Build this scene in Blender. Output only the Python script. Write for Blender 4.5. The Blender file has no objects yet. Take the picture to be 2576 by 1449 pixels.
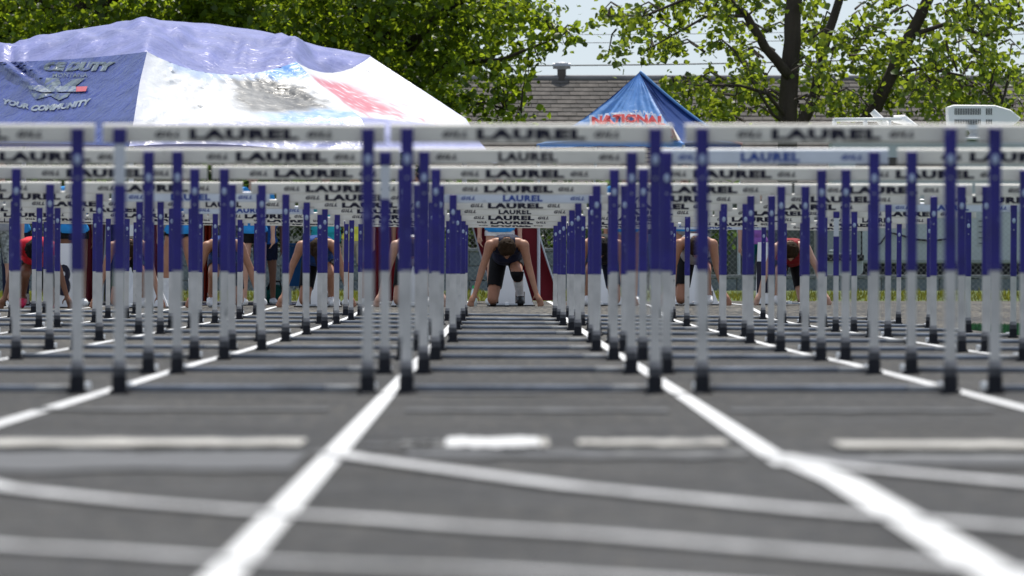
import bpy, bmesh, math, random
import numpy as np
from mathutils import Vector, Matrix, noise
from mathutils.bvhtree import BVHTree

random.seed(7)
RNG = np.random.default_rng(7)
scn = bpy.context.scene
C = scn.collection
R = math.radians

# ------------------------------------------------------------------ camera
F = 31700.0            # focal length in reference pixels (2576 wide)
CX, HY, CAMH = 1253.0, 686.0, 0.449
cam = bpy.data.cameras.new('camera')
cam.sensor_width = 36.0
cam.lens = F / 2576 * 36.0
cam.shift_x = (1288 - CX) / 2576
cam.shift_y = -(724.5 - HY) / 2576
cam.clip_start, cam.clip_end = 1.0, 4000.0
cam.dof.use_dof = True
cam.dof.focus_distance = 136.0
cam.dof.aperture_fstop = cam.lens / 38.0
camo = bpy.data.objects.new('camera', cam)
C.objects.link(camo)
camo.location = (0, 0, CAMH)
camo.rotation_euler = (R(90), 0, 0)
scn.camera = camo

# ------------------------------------------------------------------ light
SUN_AZ, SUN_EL = R(9), R(62)
sunv = Vector((math.sin(SUN_AZ) * math.cos(SUN_EL), math.cos(SUN_AZ) * math.cos(SUN_EL), math.sin(SUN_EL)))
world = bpy.data.worlds.new('World')
scn.world = world
world.use_nodes = True
wn = world.node_tree.nodes
sky = wn.new('ShaderNodeTexSky')
sky.sky_type = 'NISHITA'
sky.sun_disc = False
sky.sun_elevation = SUN_EL
sky.sun_rotation = SUN_AZ
sky.altitude = 1000
sky.air_density = 0.85
sky.dust_density = 0.7
sky.ozone_density = 5.0
sky_fill = wn.new('ShaderNodeMix'); sky_fill.data_type = 'RGBA'      # flat pale colour added to the sky to lift and neutralise ambient light
sky_fill.inputs['Factor'].default_value = .65
sky_fill.inputs[7].default_value = (5.3, 5.95, 6.9, 1)
world.node_tree.links.new(sky.outputs[0], sky_fill.inputs[6])
world.node_tree.links.new(sky_fill.outputs[2], wn['Background'].inputs[0])
wn['Background'].inputs[1].default_value = 0.108
sl = bpy.data.lights.new('sun', 'SUN')
sl.energy = 4.3
sl.angle = R(0.55)
sl.color = (1.0, 0.95, 0.87)
so = bpy.data.objects.new('sun', sl)
C.objects.link(so)
so.rotation_euler = sunv.to_track_quat('Z', 'Y').to_euler()
so.location = (30, 120, 80)
scn.view_settings.view_transform = 'Standard'
scn.view_settings.look = 'None'
scn.view_settings.exposure = 0.22
scn.view_settings.gamma = 1.0
scn.view_settings.use_curve_mapping = False
scn.cycles.max_bounces = 8
scn.cycles.transparent_max_bounces = 12

# ------------------------------------------------------------------ helpers
def W(x, y, d):
    """point at distance d that stands at the reference position x, y"""
    s = F / d
    return Vector(((x - CX) / s, d, CAMH - (y - HY) / s))

def interp(x, pts):
    if x <= pts[0][0]: return pts[0][1]
    for (a, va), (b, vb) in zip(pts, pts[1:]):
        if x <= b: return va + (vb - va) * (x - a) / (b - a)
    return pts[-1][1]

P_PROF = [(0, 0), (62, 0), (74, -.012), (120, -.012), (129, -.004), (142.7, .066), (170, .066), (174, .19), (200, .22)]
C_PROF = [(0, 0), (50, 0), (129, -.0087), (142.7, .0045), (170, 0), (200, 0)]
LANE0, LANEW = .13, 1.07
def gz(x, d):
    return interp(d, P_PROF) + interp(d, C_PROF) * max(-9, min(7, x - LANE0))

class MB:
    def __init__(s): s.v, s.f, s.m = [], [], []
    def add(s, vs, fs, m=0):
        b = len(s.v); s.v += [tuple(v) for v in vs]
        s.f += [tuple(b + i for i in f) for f in fs]; s.m += [m] * len(fs)
        return s
    def box(s, c, size, rot=None, m=0):
        hx, hy, hz = [k / 2 for k in size]
        vs = [Vector((x, y, z)) for x in (-hx, hx) for y in (-hy, hy) for z in (-hz, hz)]
        if rot is not None: vs = [rot @ v for v in vs]
        c = Vector(c)
        return s.add([v + c for v in vs], [(0, 1, 3, 2), (4, 6, 7, 5), (0, 4, 5, 1), (2, 3, 7, 6), (0, 2, 6, 4), (1, 5, 7, 3)], m)
    def bbox(s, c, size, b=.01, m=0):
        """box with bevelled edges"""
        bm = bmesh.new()
        bmesh.ops.create_cube(bm, size=1)
        for v in bm.verts: v.co = Vector((v.co.x * size[0], v.co.y * size[1], v.co.z * size[2])) + Vector(c)
        bmesh.ops.bevel(bm, geom=bm.edges[:], offset=b, segments=2, affect='EDGES', profile=.5)
        bm.verts.index_update()
        s.add([v.co.copy() for v in bm.verts], [[v.index for v in f.verts] for f in bm.faces], m)
        bm.free(); return s
    def tube(s, pts, rad, n=8, m=0, caps=True):
        pts = [Vector(p) for p in pts]
        if not hasattr(rad, '__len__'): rad = [rad] * len(pts)
        rings = []
        a = None
        for i, p in enumerate(pts):
            t = (pts[min(i + 1, len(pts) - 1)] - pts[max(i - 1, 0)]).normalized()
            if a is None:
                a = t.cross(Vector((0, 0, 1)))
                if a.length < .15: a = t.cross(Vector((1, 0, 0)))
            else: a = a - t * a.dot(t)
            a.normalize(); b = t.cross(a)
            rings.append([p + (a * math.cos(k * 2 * math.pi / n) + b * math.sin(k * 2 * math.pi / n)) * rad[i] for k in range(n)])
        vs = [v for r in rings for v in r]
        fs = []
        for i in range(len(pts) - 1):
            for k in range(n):
                k2 = (k + 1) % n
                fs.append((i * n + k, i * n + k2, (i + 1) * n + k2, (i + 1) * n + k))
        if caps:
            fs.append(tuple(range(n - 1, -1, -1))); fs.append(tuple((len(pts) - 1) * n + k for k in range(n)))
        return s.add(vs, fs, m)
    def ell(s, c, r, nu=12, nv=8, m=0, rot=None):
        vs, fs = [], []
        for j in range(nv + 1):
            th = math.pi * j / nv
            for i in range(nu):
                ph = 2 * math.pi * i / nu
                v = Vector((r[0] * math.sin(th) * math.cos(ph), r[1] * math.sin(th) * math.sin(ph), r[2] * math.cos(th)))
                if rot is not None: v = rot @ v
                vs.append(v + Vector(c))
        for j in range(nv):
            for i in range(nu):
                i2 = (i + 1) % nu
                a = (j * nu + i, (j + 1) * nu + i, (j + 1) * nu + i2, j * nu + i2)
                fs.append(a)
        return s.add(vs, fs, m)
    def prism(s, prof, x0, x1, m=0):
        """profile in (y, z) swept along x"""
        n = len(prof)
        vs = [(x0, y, z) for y, z in prof] + [(x1, y, z) for y, z in prof]
        fs = [(i, (i + 1) % n, n + (i + 1) % n, n + i) for i in range(n)] + [tuple(range(n - 1, -1, -1)), tuple(range(n, 2 * n))]
        return s.add(vs, fs, m)

def mesh_from(mb, name, mats, smooth=False):
    me = bpy.data.meshes.new(name)
    me.from_pydata([tuple(v) for v in mb.v], [], mb.f)
    if not isinstance(mats, (list, tuple)): mats = [mats]
    for m in mats: me.materials.append(m)
    if len(mats) > 1: me.polygons.foreach_set('material_index', mb.m)
    if smooth: me.polygons.foreach_set('use_smooth', [True] * len(me.polygons))
    bm = bmesh.new(); bm.from_mesh(me)
    bmesh.ops.recalc_face_normals(bm, faces=bm.faces[:])
    bm.to_mesh(me); bm.free()
    me.update()
    return me

ORIG = {}
def link(name, data, parent=None, loc=(0, 0, 0)):
    o = bpy.data.objects.new(name, data); C.objects.link(o)
    o.location = loc
    if parent is not None: o.parent = parent
    return o

def tag(o, label=None, cat=None, group=None, kind=None):
    if label: o['label'] = label
    if cat: o['category'] = cat
    if group: o['group'] = group
    if kind: o['kind'] = kind
    return o

def thing(name, label, cat, loc, group=None, rz=0):
    o = link(name, None, None, loc); o.rotation_euler.z = rz
    o.empty_display_size = .2
    ORIG[o.name] = Vector(loc)
    return tag(o, label, cat, group)

def part(name, mb, mats, parent, smooth=False, world_coords=True):
    """a part whose mesh was laid out in world coordinates"""
    off = ORIG[parent.name] if world_coords else Vector((0, 0, 0))
    m2 = MB(); m2.v = [Vector(v) - off for v in mb.v]; m2.f = mb.f; m2.m = mb.m
    o = link(name, mesh_from(m2, name, mats, smooth), parent)
    ORIG[o.name] = off
    return o

def struct(name, mb, mats, smooth=False):
    o = link(name, mesh_from(mb, name, mats, smooth)); o['kind'] = 'structure'; return o

# ------------------------------------------------------------------ materials
def srgb(r, g, b):
    f = lambda c: (c / 255 / 12.92) if c / 255 <= .04045 else ((c / 255 + .055) / 1.055) ** 2.4
    return (f(r), f(g), f(b), 1)

MATS = {}
def mat(name, col, rough=.6, spec=.3, metal=0.0, var=0.0, vscale=6.0, bump=0.0, bscale=40.0, transl=0.0, island=0.0, attr=None, coat=0.0, vdim=None, rnd=False, chip=None, crinkle=0.0, cscale=5.0):
    if name in MATS: return MATS[name]
    m = bpy.data.materials.new(name); m.use_nodes = True
    nt = m.node_tree; N, L = nt.nodes, nt.links
    p = N['Principled BSDF']
    p.inputs['Roughness'].default_value = rough
    p.inputs['Specular IOR Level'].default_value = spec
    p.inputs['Metallic'].default_value = metal
    p.inputs['Coat Weight'].default_value = coat
    p.inputs['Coat Roughness'].default_value = .25
    rgb = N.new('ShaderNodeRGB'); rgb.outputs[0].default_value = tuple(col[:3]) + (1,)
    out = rgb.outputs[0]
    if attr:
        a = N.new('ShaderNodeAttribute'); a.attribute_name = attr; out = a.outputs['Color']
    tc = N.new('ShaderNodeTexCoord')
    src = tc.outputs['Object']
    if rnd:
        oi = N.new('ShaderNodeObjectInfo'); of = N.new('ShaderNodeVectorMath'); of.operation = 'SCALE'; of.inputs[0].default_value = (37, 61, 83)
        L.new(oi.outputs['Random'], of.inputs['Scale'])
        ad = N.new('ShaderNodeVectorMath'); ad.operation = 'ADD'; L.new(src, ad.inputs[0]); L.new(of.outputs[0], ad.inputs[1]); src = ad.outputs[0]
    if var:
        mp = N.new('ShaderNodeMapping'); mp.inputs['Scale'].default_value = vdim or (1, 1, 1)
        L.new(src, mp.inputs[0])
        n = N.new('ShaderNodeTexNoise'); n.inputs['Scale'].default_value = vscale; n.inputs['Detail'].default_value = 5
        L.new(mp.outputs[0], n.inputs['Vector'])
        r = N.new('ShaderNodeMapRange'); r.inputs[1].default_value = .3; r.inputs[2].default_value = .7
        r.inputs[3].default_value = 1 - var; r.inputs[4].default_value = 1 + var
        L.new(n.outputs['Fac'], r.inputs[0])
        mx = N.new('ShaderNodeVectorMath'); mx.operation = 'SCALE'
        L.new(out, mx.inputs[0]); L.new(r.outputs[0], mx.inputs['Scale']); out = mx.outputs[0]
    if chip:
        n = N.new('ShaderNodeTexNoise'); n.inputs['Scale'].default_value = chip[1]; n.inputs['Detail'].default_value = 4; n.inputs['Roughness'].default_value = .65
        cm = N.new('ShaderNodeMapping'); cm.inputs['Scale'].default_value = chip[3]; L.new(src, cm.inputs[0]); L.new(cm.outputs[0], n.inputs['Vector'])
        r = N.new('ShaderNodeMapRange'); r.inputs[1].default_value = chip[2]; r.inputs[2].default_value = chip[2] + .05; r.inputs[4].default_value = chip[4]
        L.new(n.outputs['Fac'], r.inputs[0])
        cx = N.new('ShaderNodeMix'); cx.data_type = 'RGBA'; cx.inputs[7].default_value = tuple(chip[0]) + (1,)
        L.new(r.outputs[0], cx.inputs[0]); L.new(out, cx.inputs[6]); out = cx.outputs[2]
    if island:
        g = N.new('ShaderNodeNewGeometry')
        r = N.new('ShaderNodeMapRange'); r.inputs[3].default_value = 1 - island; r.inputs[4].default_value = 1 + island
        L.new(g.outputs['Random Per Island'], r.inputs[0])
        mx = N.new('ShaderNodeVectorMath'); mx.operation = 'SCALE'
        L.new(out, mx.inputs[0]); L.new(r.outputs[0], mx.inputs['Scale']); out = mx.outputs[0]
    L.new(out, p.inputs['Base Color'])
    if bump:
        n = N.new('ShaderNodeTexNoise'); n.inputs['Scale'].default_value = bscale; n.inputs['Detail'].default_value = 4
        L.new(src, n.inputs['Vector'])
        b = N.new('ShaderNodeBump'); b.inputs['Strength'].default_value = bump; b.inputs['Distance'].default_value = .02
        L.new(n.outputs['Fac'], b.inputs['Height']); L.new(b.outputs[0], p.inputs['Normal'])
    if crinkle:
        last = None
        for sc_, am_ in ((cscale, 1.0), (cscale * 2.3, .6), (cscale * 5.1, .35)):
            n = N.new('ShaderNodeTexNoise'); n.inputs['Scale'].default_value = sc_; n.inputs['Detail'].default_value = 1; n.inputs['Distortion'].default_value = .6
            L.new(src, n.inputs['Vector'])
            q = N.new('ShaderNodeMath'); q.operation = 'SUBTRACT'; q.inputs[1].default_value = .5; L.new(n.outputs['Fac'], q.inputs[0])
            q2 = N.new('ShaderNodeMath'); q2.operation = 'ABSOLUTE'; L.new(q.outputs[0], q2.inputs[0])
            q3 = N.new('ShaderNodeMath'); q3.operation = 'MULTIPLY_ADD'; q3.inputs[1].default_value = am_; L.new(q2.outputs[0], q3.inputs[0])
            if last is not None: L.new(last, q3.inputs[2])
            else: q3.inputs[2].default_value = 0
            last = q3.outputs[0]
        b = N.new('ShaderNodeBump'); b.inputs['Strength'].default_value = 1.0; b.inputs['Distance'].default_value = crinkle
        L.new(last, b.inputs['Height']); L.new(b.outputs[0], p.inputs['Normal'])
    if transl:
        t = N.new('ShaderNodeBsdfTranslucent'); L.new(out, t.inputs[0])
        mix = N.new('ShaderNodeMixShader'); mix.inputs[0].default_value = transl
        L.new(p.outputs[0], mix.inputs[1]); L.new(t.outputs[0], mix.inputs[2])
        L.new(mix.outputs[0], N['Material Output'].inputs[0])
    MATS[name] = m
    return m

M_TRACK = mat('rubberised_asphalt', (.0235, .0232, .0234), rough=.7, spec=.14, var=.55, vscale=2.0, bump=.55, bscale=70, vdim=(1, .35, 1))
nt = M_TRACK.node_tree; N_, L_ = nt.nodes, nt.links
P_ = N_['Principled BSDF']; base_ = P_.inputs['Base Color'].links[0].from_socket
tc_ = N_.new('ShaderNodeTexCoord')
mp_ = N_.new('ShaderNodeMapping'); mp_.inputs['Scale'].default_value = (1, .30, 1); L_.new(tc_.outputs['Object'], mp_.inputs[0])
n1_ = N_.new('ShaderNodeTexNoise'); n1_.inputs['Scale'].default_value = 13; n1_.inputs['Detail'].default_value = 6; n1_.inputs['Roughness'].default_value = .7; L_.new(mp_.outputs[0], n1_.inputs['Vector'])
r1_ = N_.new('ShaderNodeMapRange'); r1_.inputs[1].default_value = .35; r1_.inputs[2].default_value = .65; r1_.inputs[3].default_value = .42; r1_.inputs[4].default_value = 1.7; L_.new(n1_.outputs['Fac'], r1_.inputs[0])
v1_ = N_.new('ShaderNodeVectorMath'); v1_.operation = 'SCALE'; L_.new(base_, v1_.inputs[0]); L_.new(r1_.outputs[0], v1_.inputs['Scale'])
n2_ = N_.new('ShaderNodeTexNoise'); n2_.inputs['Scale'].default_value = 22; n2_.inputs['Detail'].default_value = 3; L_.new(mp_.outputs[0], n2_.inputs['Vector'])
n3_ = N_.new('ShaderNodeTexNoise'); n3_.inputs['Scale'].default_value = .55; n3_.inputs['Detail'].default_value = 3; L_.new(mp_.outputs[0], n3_.inputs['Vector'])
a3_ = N_.new('ShaderNodeMath'); a3_.operation = 'MULTIPLY_ADD'; a3_.inputs[1].default_value = .35; L_.new(n3_.outputs['Fac'], a3_.inputs[0]); L_.new(n2_.outputs['Fac'], a3_.inputs[2])
r2_ = N_.new('ShaderNodeMapRange'); r2_.inputs[1].default_value = .66; r2_.inputs[2].default_value = .80; r2_.inputs[3].default_value = 0; r2_.inputs[4].default_value = .8; L_.new(a3_.outputs[0], r2_.inputs[0])
x_ = N_.new('ShaderNodeMix'); x_.data_type = 'RGBA'; x_.inputs[7].default_value = (.22, .195, .15, 1)     # pale specks painted in for sun sparkle on the grain
sp_ = N_.new('ShaderNodeSeparateXYZ'); L_.new(tc_.outputs['Object'], sp_.inputs[0])
w_ = N_.new('ShaderNodeMapRange'); w_.inputs[1].default_value = 40; w_.inputs[2].default_value = 132; w_.inputs[3].default_value = .22; L_.new(sp_.outputs[1], w_.inputs[0])    # painted sparkle grows stronger towards the start
mw_ = N_.new('ShaderNodeMath'); mw_.operation = 'MULTIPLY'; L_.new(r2_.outputs[0], mw_.inputs[0]); L_.new(w_.outputs[0], mw_.inputs[1])
L_.new(mw_.outputs[0], x_.inputs[0]); L_.new(v1_.outputs[0], x_.inputs[6]); L_.new(x_.outputs[2], P_.inputs['Base Color'])
M_LINE = mat('white_track_paint', (.66, .66, .655), rough=.6, var=.14, vscale=7, bump=.2, bscale=70)
M_LINE_OLD = mat('worn_track_paint', (.52, .52, .52), rough=.6, var=.4, vscale=6, bump=.25, bscale=70)
M_LINE_DIRTY = mat('yellowed_track_paint', (.40, .385, .35), rough=.65, var=.55, vscale=5, bump=.25, bscale=70)
M_GRASS = mat('grass_soil', (.07, .10, .02), rough=.9, var=.4, vscale=9, bump=.8, bscale=30)
M_TURF = mat('infield_turf', (.02, .085, .03), rough=1, spec=.02, var=.35, vscale=14, bump=.8, bscale=60)
M_BLADE = mat('grass_blade', (.19, .19, .025), rough=.6, island=.5, transl=.35)
M_BOARD = mat('hurdle_board_white', (.80, .77, .70), rough=.45, var=.07, vscale=7, transl=.2, rnd=True, chip=((.25, .24, .22), 9, .66, (1, 1, 4), .6))
M_BOARDC = mat('hurdle_board_cool', (.72, .75, .80), rough=.4, var=.06, vscale=7, transl=.2, rnd=True, chip=((.25, .25, .26), 9, .66, (1, 1, 4), .6))
M_BLUE = mat('royal_blue_sleeve', (.017, .010, .175), rough=.4, spec=.45, var=.2, vscale=9, rnd=True, chip=((.20, .22, .42), 26, .655, (1, 1, .45), .75))
M_POST = mat('grey_white_upright', (.58, .55, .51), rough=.42, spec=.4, metal=.15, var=.16, vscale=8, rnd=True, chip=((.14, .14, .14), 18, .66, (1, 1, .5), .6))
M_SILVER = mat('silver_tube', (.6, .6, .62), rough=.35, metal=.6)
M_RUBBER = mat('black_rubber', (.012, .012, .016), rough=.7)
M_BAR = mat('blue_grey_steel', (.21, .23, .265), rough=.8, spec=.1, var=.35, vscale=5, rnd=True)
M_INK = mat('black_print', (.016, .014, .03), rough=.6)
M_INKB = mat('blue_print', (.03, .07, .30), rough=.6)
M_PALE = mat('pale_highlight', (.42, .48, .62), rough=.4)
M_WHITE = mat('white_plastic', (.86, .86, .85), rough=.4)
M_STEEL = mat('galvanised_steel', (.45, .46, .47), rough=.4, metal=.7)
M_DARK = mat('dark_gap', (.01, .01, .012), rough=.8)

# ------------------------------------------------------------------ text
_TC = {}
def text2d(body, w, h, shear=0.0, bold=.03, spacing=1.0):
    key = (body, w, h, shear, bold, spacing)
    if key in _TC: return _TC[key]
    cu = bpy.data.curves.new('t', 'FONT'); cu.body = body; cu.size = 1; cu.offset = bold; cu.shear = shear
    cu.space_character = spacing; cu.resolution_u = 3
    o = bpy.data.objects.new('t', cu); C.objects.link(o)
    dg = bpy.context.evaluated_depsgraph_get(); dg.update()
    me = bpy.data.meshes.new_from_object(o.evaluated_get(dg))
    vs = np.array([v.co[:2] for v in me.vertices]); fs = [tuple(p.vertices) for p in me.polygons]
    bpy.data.objects.remove(o); bpy.data.curves.remove(cu); bpy.data.meshes.remove(me)
    lo, hi = vs.min(0), vs.max(0)
    vs = (vs - (lo + hi) / 2) / (hi - lo) * np.array([w, h])
    _TC[key] = (vs, fs); return _TC[key]

# ------------------------------------------------------------------ ground and track
YB = [-30, 0, 8, 14] + list(np.arange(16, 60, 2.0)) + list(np.arange(60, 172.1, 1.7)) 
YB = sorted(set([round(float(y), 3) for y in YB] + [62, 74, 120, 129, 142.7, 170.0]))
YB = [y for y in YB if y <= 170.0]
XB = [-16, -9, -6, -4, -2, 0, LANE0, 2, 4, 7, 16]
mb = MB()
mb.v = [(x, y, gz(x, y)) for y in YB for x in XB]
nx = len(XB)
mb.f = [(j * nx + i, j * nx + i + 1, (j + 1) * nx + i + 1, (j + 1) * nx + i) for j in range(len(YB) - 1) for i in range(nx - 1)]
mb.m = [0] * len(mb.f)
struct('running_track', mb, M_TRACK)
mb = MB()
gy = [-400, 0, 100, 168.9, 169.9, 172, 174, 178, 200, 400, 1800]
def gz2(y): return -.07 if y < 169 else interp(y, [(169.9, .062), (174, .2), (200, .24), (1800, .24)])
gx = [-900, -100, -16, 0, 16, 100, 900]
mb.v = [(x, y, gz2(y)) for y in gy for x in gx]
n2 = len(gx)
mb.f = [(j * n2 + i, j * n2 + i + 1, (j + 1) * n2 + i + 1, (j + 1) * n2 + i) for j in range(len(gy) - 1) for i in range(n2 - 1)]
mb.m = [0] * len(mb.f)
struct('ground', mb, M_GRASS)

def strip(pts, w, name, m, lift=.004):
    """painted line following pts [(x, d)...]; wide w in x"""
    ds = [p[1] for p in pts]
    lo, hi = min(ds), max(ds)
    pts = sorted(pts, key=lambda p: p[1])
    inv = [(p[1], p[0]) for p in pts]
    ys = sorted(set([lo, hi] + [y for y in YB if lo < y < hi] + ds))
    b = MB()
    for y in ys:
        x = interp(y, inv)
        ww = w(y) if callable(w) else w
        b.v += [(x - ww / 2, y, gz(x - ww / 2, y) + lift), (x + ww / 2, y, gz(x + ww / 2, y) + lift)]
    b.f = [(2 * i, 2 * i + 1, 2 * i + 3, 2 * i + 2) for i in range(len(ys) - 1)]
    b.m = [0] * len(b.f)
    return struct(name, b, m)

for k in range(-6, 4):
    xl = LANE0 - LANEW / 2 + LANEW * k
    if k == 1:
        strip([(.67, 29.2), (.67, 168)], .06, 'lane_line', M_LINE)
        strip([(.735, 4), (.735, 26.8), (.72, 28.0), (.695, 29.2), (.675, 30.4)], lambda y: interp(y, [(28, .085), (30.4, .05)]), 'lane_line', M_LINE, .006)
    else:
        strip([(xl, 4), (xl, 168)], .058, 'lane_line', M_LINE)
    
CURVES = [
    [(-.407, 31.0), (-.353, 30.3), (-.083, 28.0), (.148, 26.07), (.349, 24.84), (.579, 23.43), (.796, 22.41), (.911, 21.83), (1.25, 20.3), (1.9, 17.6)],
    [(-1.477, 31.0), (-1.42, 30.2), (-1.2, 27.6), (-1.025, 25.93), (-.7275, 24.39), (-.444, 23.3), (-.238, 22.66), (-.065, 21.95), (.166, 21.27), (.291, 20.75), (.569, 19.58), (.76, 18.7), (1.2, 17.0)],
    [(-2.547, 31), (-2.2, 27.6), (-1.6, 23.6), (-.804, 20.4), (-.595, 19.95), (-.478, 19.58), (-.304, 19.2), (-.015, 18.75), (.5, 17.3)],
    [(.67, 30.6), (.7486, 29.0), (.901, 27.9), (1.1025, 26.4), (1.5, 23.6), (2.2, 20.0)]]
for cpts in CURVES:
    strip(cpts, .085, 'curve_line', M_LINE_OLD, .009)

def quad_mark(x0, x1, d0, d1, m, lift=.013):
    b = MB()
    n = 26
    sd_ = random.uniform(0, 90)
    top = [(x0 + (x1 - x0) * i / n, d0 + .35 * noise.noise(Vector((i * .31, sd_, 0))) + random.uniform(-.05, .05)) for i in range(n + 1)]
    bot = [(x0 + (x1 - x0) * i / n, d1 + .35 * noise.noise(Vector((i * .31, sd_, 7))) + random.uniform(-.05, .05)) for i in range(n + 1)]
    b.v = [(x, d, gz(x, d) + lift) for x, d in top + bot]
    b.f = [(i, i + 1, n + 2 + i, n + 1 + i) for i in range(n)]
    b.m = [0] * n
    return struct('finish_mark', b, m)
quad_mark(-1.42, -.50, 31.9, 33.1, M_LINE_DIRTY)
quad_mark(-.265, -.135, 32.0, 33.0, mat('faint_paint', (.13, .128, .12), rough=.6, var=.5, vscale=3), .0068)
quad_mark(-.135, .105, 31.75, 33.35, M_LINE)
quad_mark(.105, .13, 31.9, 33.2, M_LINE_DIRTY)
quad_mark(.205, .59, 32.0, 32.9, M_LINE_DIRTY)
quad_mark(.86, 1.6, 31.5, 32.6, M_LINE_DIRTY)
M_STAIN = mat('scuffed_asphalt', (.050, .051, .054), rough=.6, spec=.35, var=.3, vscale=3, bump=.4, bscale=60)
quad_mark(-1.6, -.47, 28.3, 31.2, M_STAIN, .0065)
quad_mark(-.22, .6, 30.3, 31.4, M_STAIN, .0065)
quad_mark(.74, 1.8, 29.2, 30.8, M_STAIN, .0065)
for x0, x1, d0, d1 in ((-.5, .75, 46.0, 46.25), (-1.5, -.55, 40.6, 41.2), (-.3, .55, 40.3, 41.0), (.75, 1.6, 40.4, 41.0)):
    quad_mark(x0, x1, d0, d1, M_STAIN, .0065)

for x0, x1, d0, d1 in ((-1.45, -.9, 31.0, 31.35), (-.8, -.46, 31.1, 31.4), (-.25, .2, 31.2, 31.45), (.25, .62, 30.9, 31.3), (.9, 1.5, 30.4, 30.8), (-1.4, -.6, 33.4, 33.7), (.3, .6, 33.2, 33.5), (-.35, -.1, 32.2, 32.6)):
    quad_mark(x0, x1, d0, d1, M_STAIN if x0 < 0 else mat('faint_paint', (.13, .128, .12), rough=.6, var=.5, vscale=3), .0068)
# infield turf at the right edge
mb = MB()
ys = [y for y in YB if 5 <= y <= 109]
mb.v = [(x, y, gz(x, y) + .005) for y in ys for x in (4.0, 7, 15.9)]
mb.f = [(3 * j + i, 3 * j + i + 1, 3 * j + i + 4, 3 * j + i + 3) for j in range(len(ys) - 1) for i in range(2)]
mb.m = [0] * len(mb.f)
struct('infield', mb, M_TURF)

# grass fringes
def blades(name, pts, m, h0=.03, h1=.09):
    vs, fs = [], []
    for (x, y, z) in pts:
        h = random.uniform(h0, h1); a = random.uniform(0, 6.28); w = .012
        dx, dy = math.cos(a) * w, math.sin(a) * w
        lx, ly = random.uniform(-.5, .5) * h, random.uniform(-.5, .5) * h
        b = len(vs)
        vs += [(x - dx, y - dy, z - .005), (x + dx, y + dy, z - .005), (x + lx, y + ly, z + h)]
        fs.append((b, b + 1, b + 2))
    b = MB(); b.v, b.f, b.m = vs, fs, [0] * len(fs)
    o = link(name, mesh_from(b, name, m)); return o
pts = []
for _ in range(9000):
    x, y = random.uniform(-9, 9), random.uniform(169.9, 173.2)
    pts.append((x, y, gz2(y)))
tag(blades('grass', pts, M_BLADE), 'yellow green grass verge along the far edge of the track', 'grass', kind='stuff')
pts = [(x, y, gz(x, y) + .005) for x, y in ((random.uniform(4.0, 5.2), random.uniform(80, 109)) for _ in range(16000))]
M_BLADE2 = mat('turf_blade', (.025, .095, .035), rough=.6, island=.4, transl=.3)
tag(blades('grass', pts, M_BLADE2, .02, .06), 'short dark green turf on the infield at the right edge', 'grass', kind='stuff')

# ------------------------------------------------------------------ hurdles
BH_TOP, BH_BOT, BW = 1.0, .93, 1.046
def letters(style, m):
    if style == 'wide': spec = [('LAUREL', 0, .405, .043, 0, .065), ('GILL', -.283, .094, .0255, .35, .055), ('GILL', .281, .094, .0255, .35, .055)]
    else: spec = [('LAUREL', 0, .262, .043, 0, .05), ('GILL', -.36, .094, .0245, .35, .055), ('GILL', .362, .094, .0245, .35, .055)]
    out = []
    for body, x, w, h, sh, bo in spec:
        b = MB()
        vs, fs = text2d(body, w, h, sh, bo, 1.12 if body == 'LAUREL' else 1.25)
        b.add([(x + v[0], -.0025, (BH_TOP + BH_BOT) / 2 - .003 + v[1]) for v in vs], fs)
        out.append(mesh_from(b, 'lettering', m))
    return out
def board_mb():
    pr = [(0, BH_BOT + .005), (.004, BH_BOT), (.024, BH_BOT), (.028, BH_BOT + .005), (.028, BH_TOP - .009), (.024, BH_TOP - .003),
          (.018, BH_TOP), (.011, BH_TOP), (.004, BH_TOP - .004), (0, BH_TOP - .010)]
    return MB().prism(pr, -BW / 2, BW / 2)
def H(mb, name, m, smooth=False): return mesh_from(mb, name, m, smooth)
PX = .46
ME = {}
ME['board'] = H(board_mb(), 'board', M_BOARD)
ME['boardc'] = H(board_mb(), 'board', M_BOARDC)
ME['let_wide'] = letters('wide', M_INK)
ME['let_narrow'] = letters('narrow', M_INK)
ME['let_blue'] = letters('narrow', M_INKB)
ME['upright'] = H(MB().bbox((0, -.018, .27), (.042, .026, .40), .004), 'upright', M_POST)
ME['sleeve'] = H(MB().bbox((0, -.018, .72), (.047, .032, .53), .005), 'sleeve', M_BLUE)
ME['sleeve_low'] = H(MB().bbox((0, -.018, .615), (.047, .032, .32), .005), 'sleeve', M_BLUE)
ME['inner'] = H(MB().bbox((0, -.018, .849), (.042, .026, .15), .004), 'inner_tube', M_SILVER)
ME['cap'] = H(MB().bbox((0, -.018, .955), (.05, .03, .06), .005), 'top_cap', M_BLUE)
ME['boot'] = H(MB().bbox((0, -.018, .033), (.056, .036, .066), .006).bbox((0, -.018, .008), (.076, .056, .016), .004), 'rubber_boot', M_RUBBER)
ME['collar'] = H(MB().bbox((0, -.018, .082), (.053, .033, .032), .004, 0).bbox((0, -.018, .108), (.049, .029, .03), .004, 1), 'boot_collar', [mat('scuffed_collar', (.07, .07, .075), rough=.7, var=.4, vscale=30), mat('worn_collar', (.26, .25, .25), rough=.7, var=.4, vscale=30)])
b = MB().bbox((0, .30, .022), (.05, .62, .034), .006)
ME['base'] = H(b, 'base_leg', M_STEEL)
b = MB(); b.tube([(-PX + .03, .012, .02), (PX - .16, .012, .02)], .013, 8)
ME['bar'] = H(b, 'crossbar', M_BAR, True)
b = MB(); b.tube([(PX - .16, .012, .02), (PX - .03, .012, .02)], .014, 8)
ME['bar_end'] = H(b, 'bar_end', mat('pale_bar_end', (.34, .34, .34), rough=.7, spec=.2, var=.3, vscale=9), True)
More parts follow.
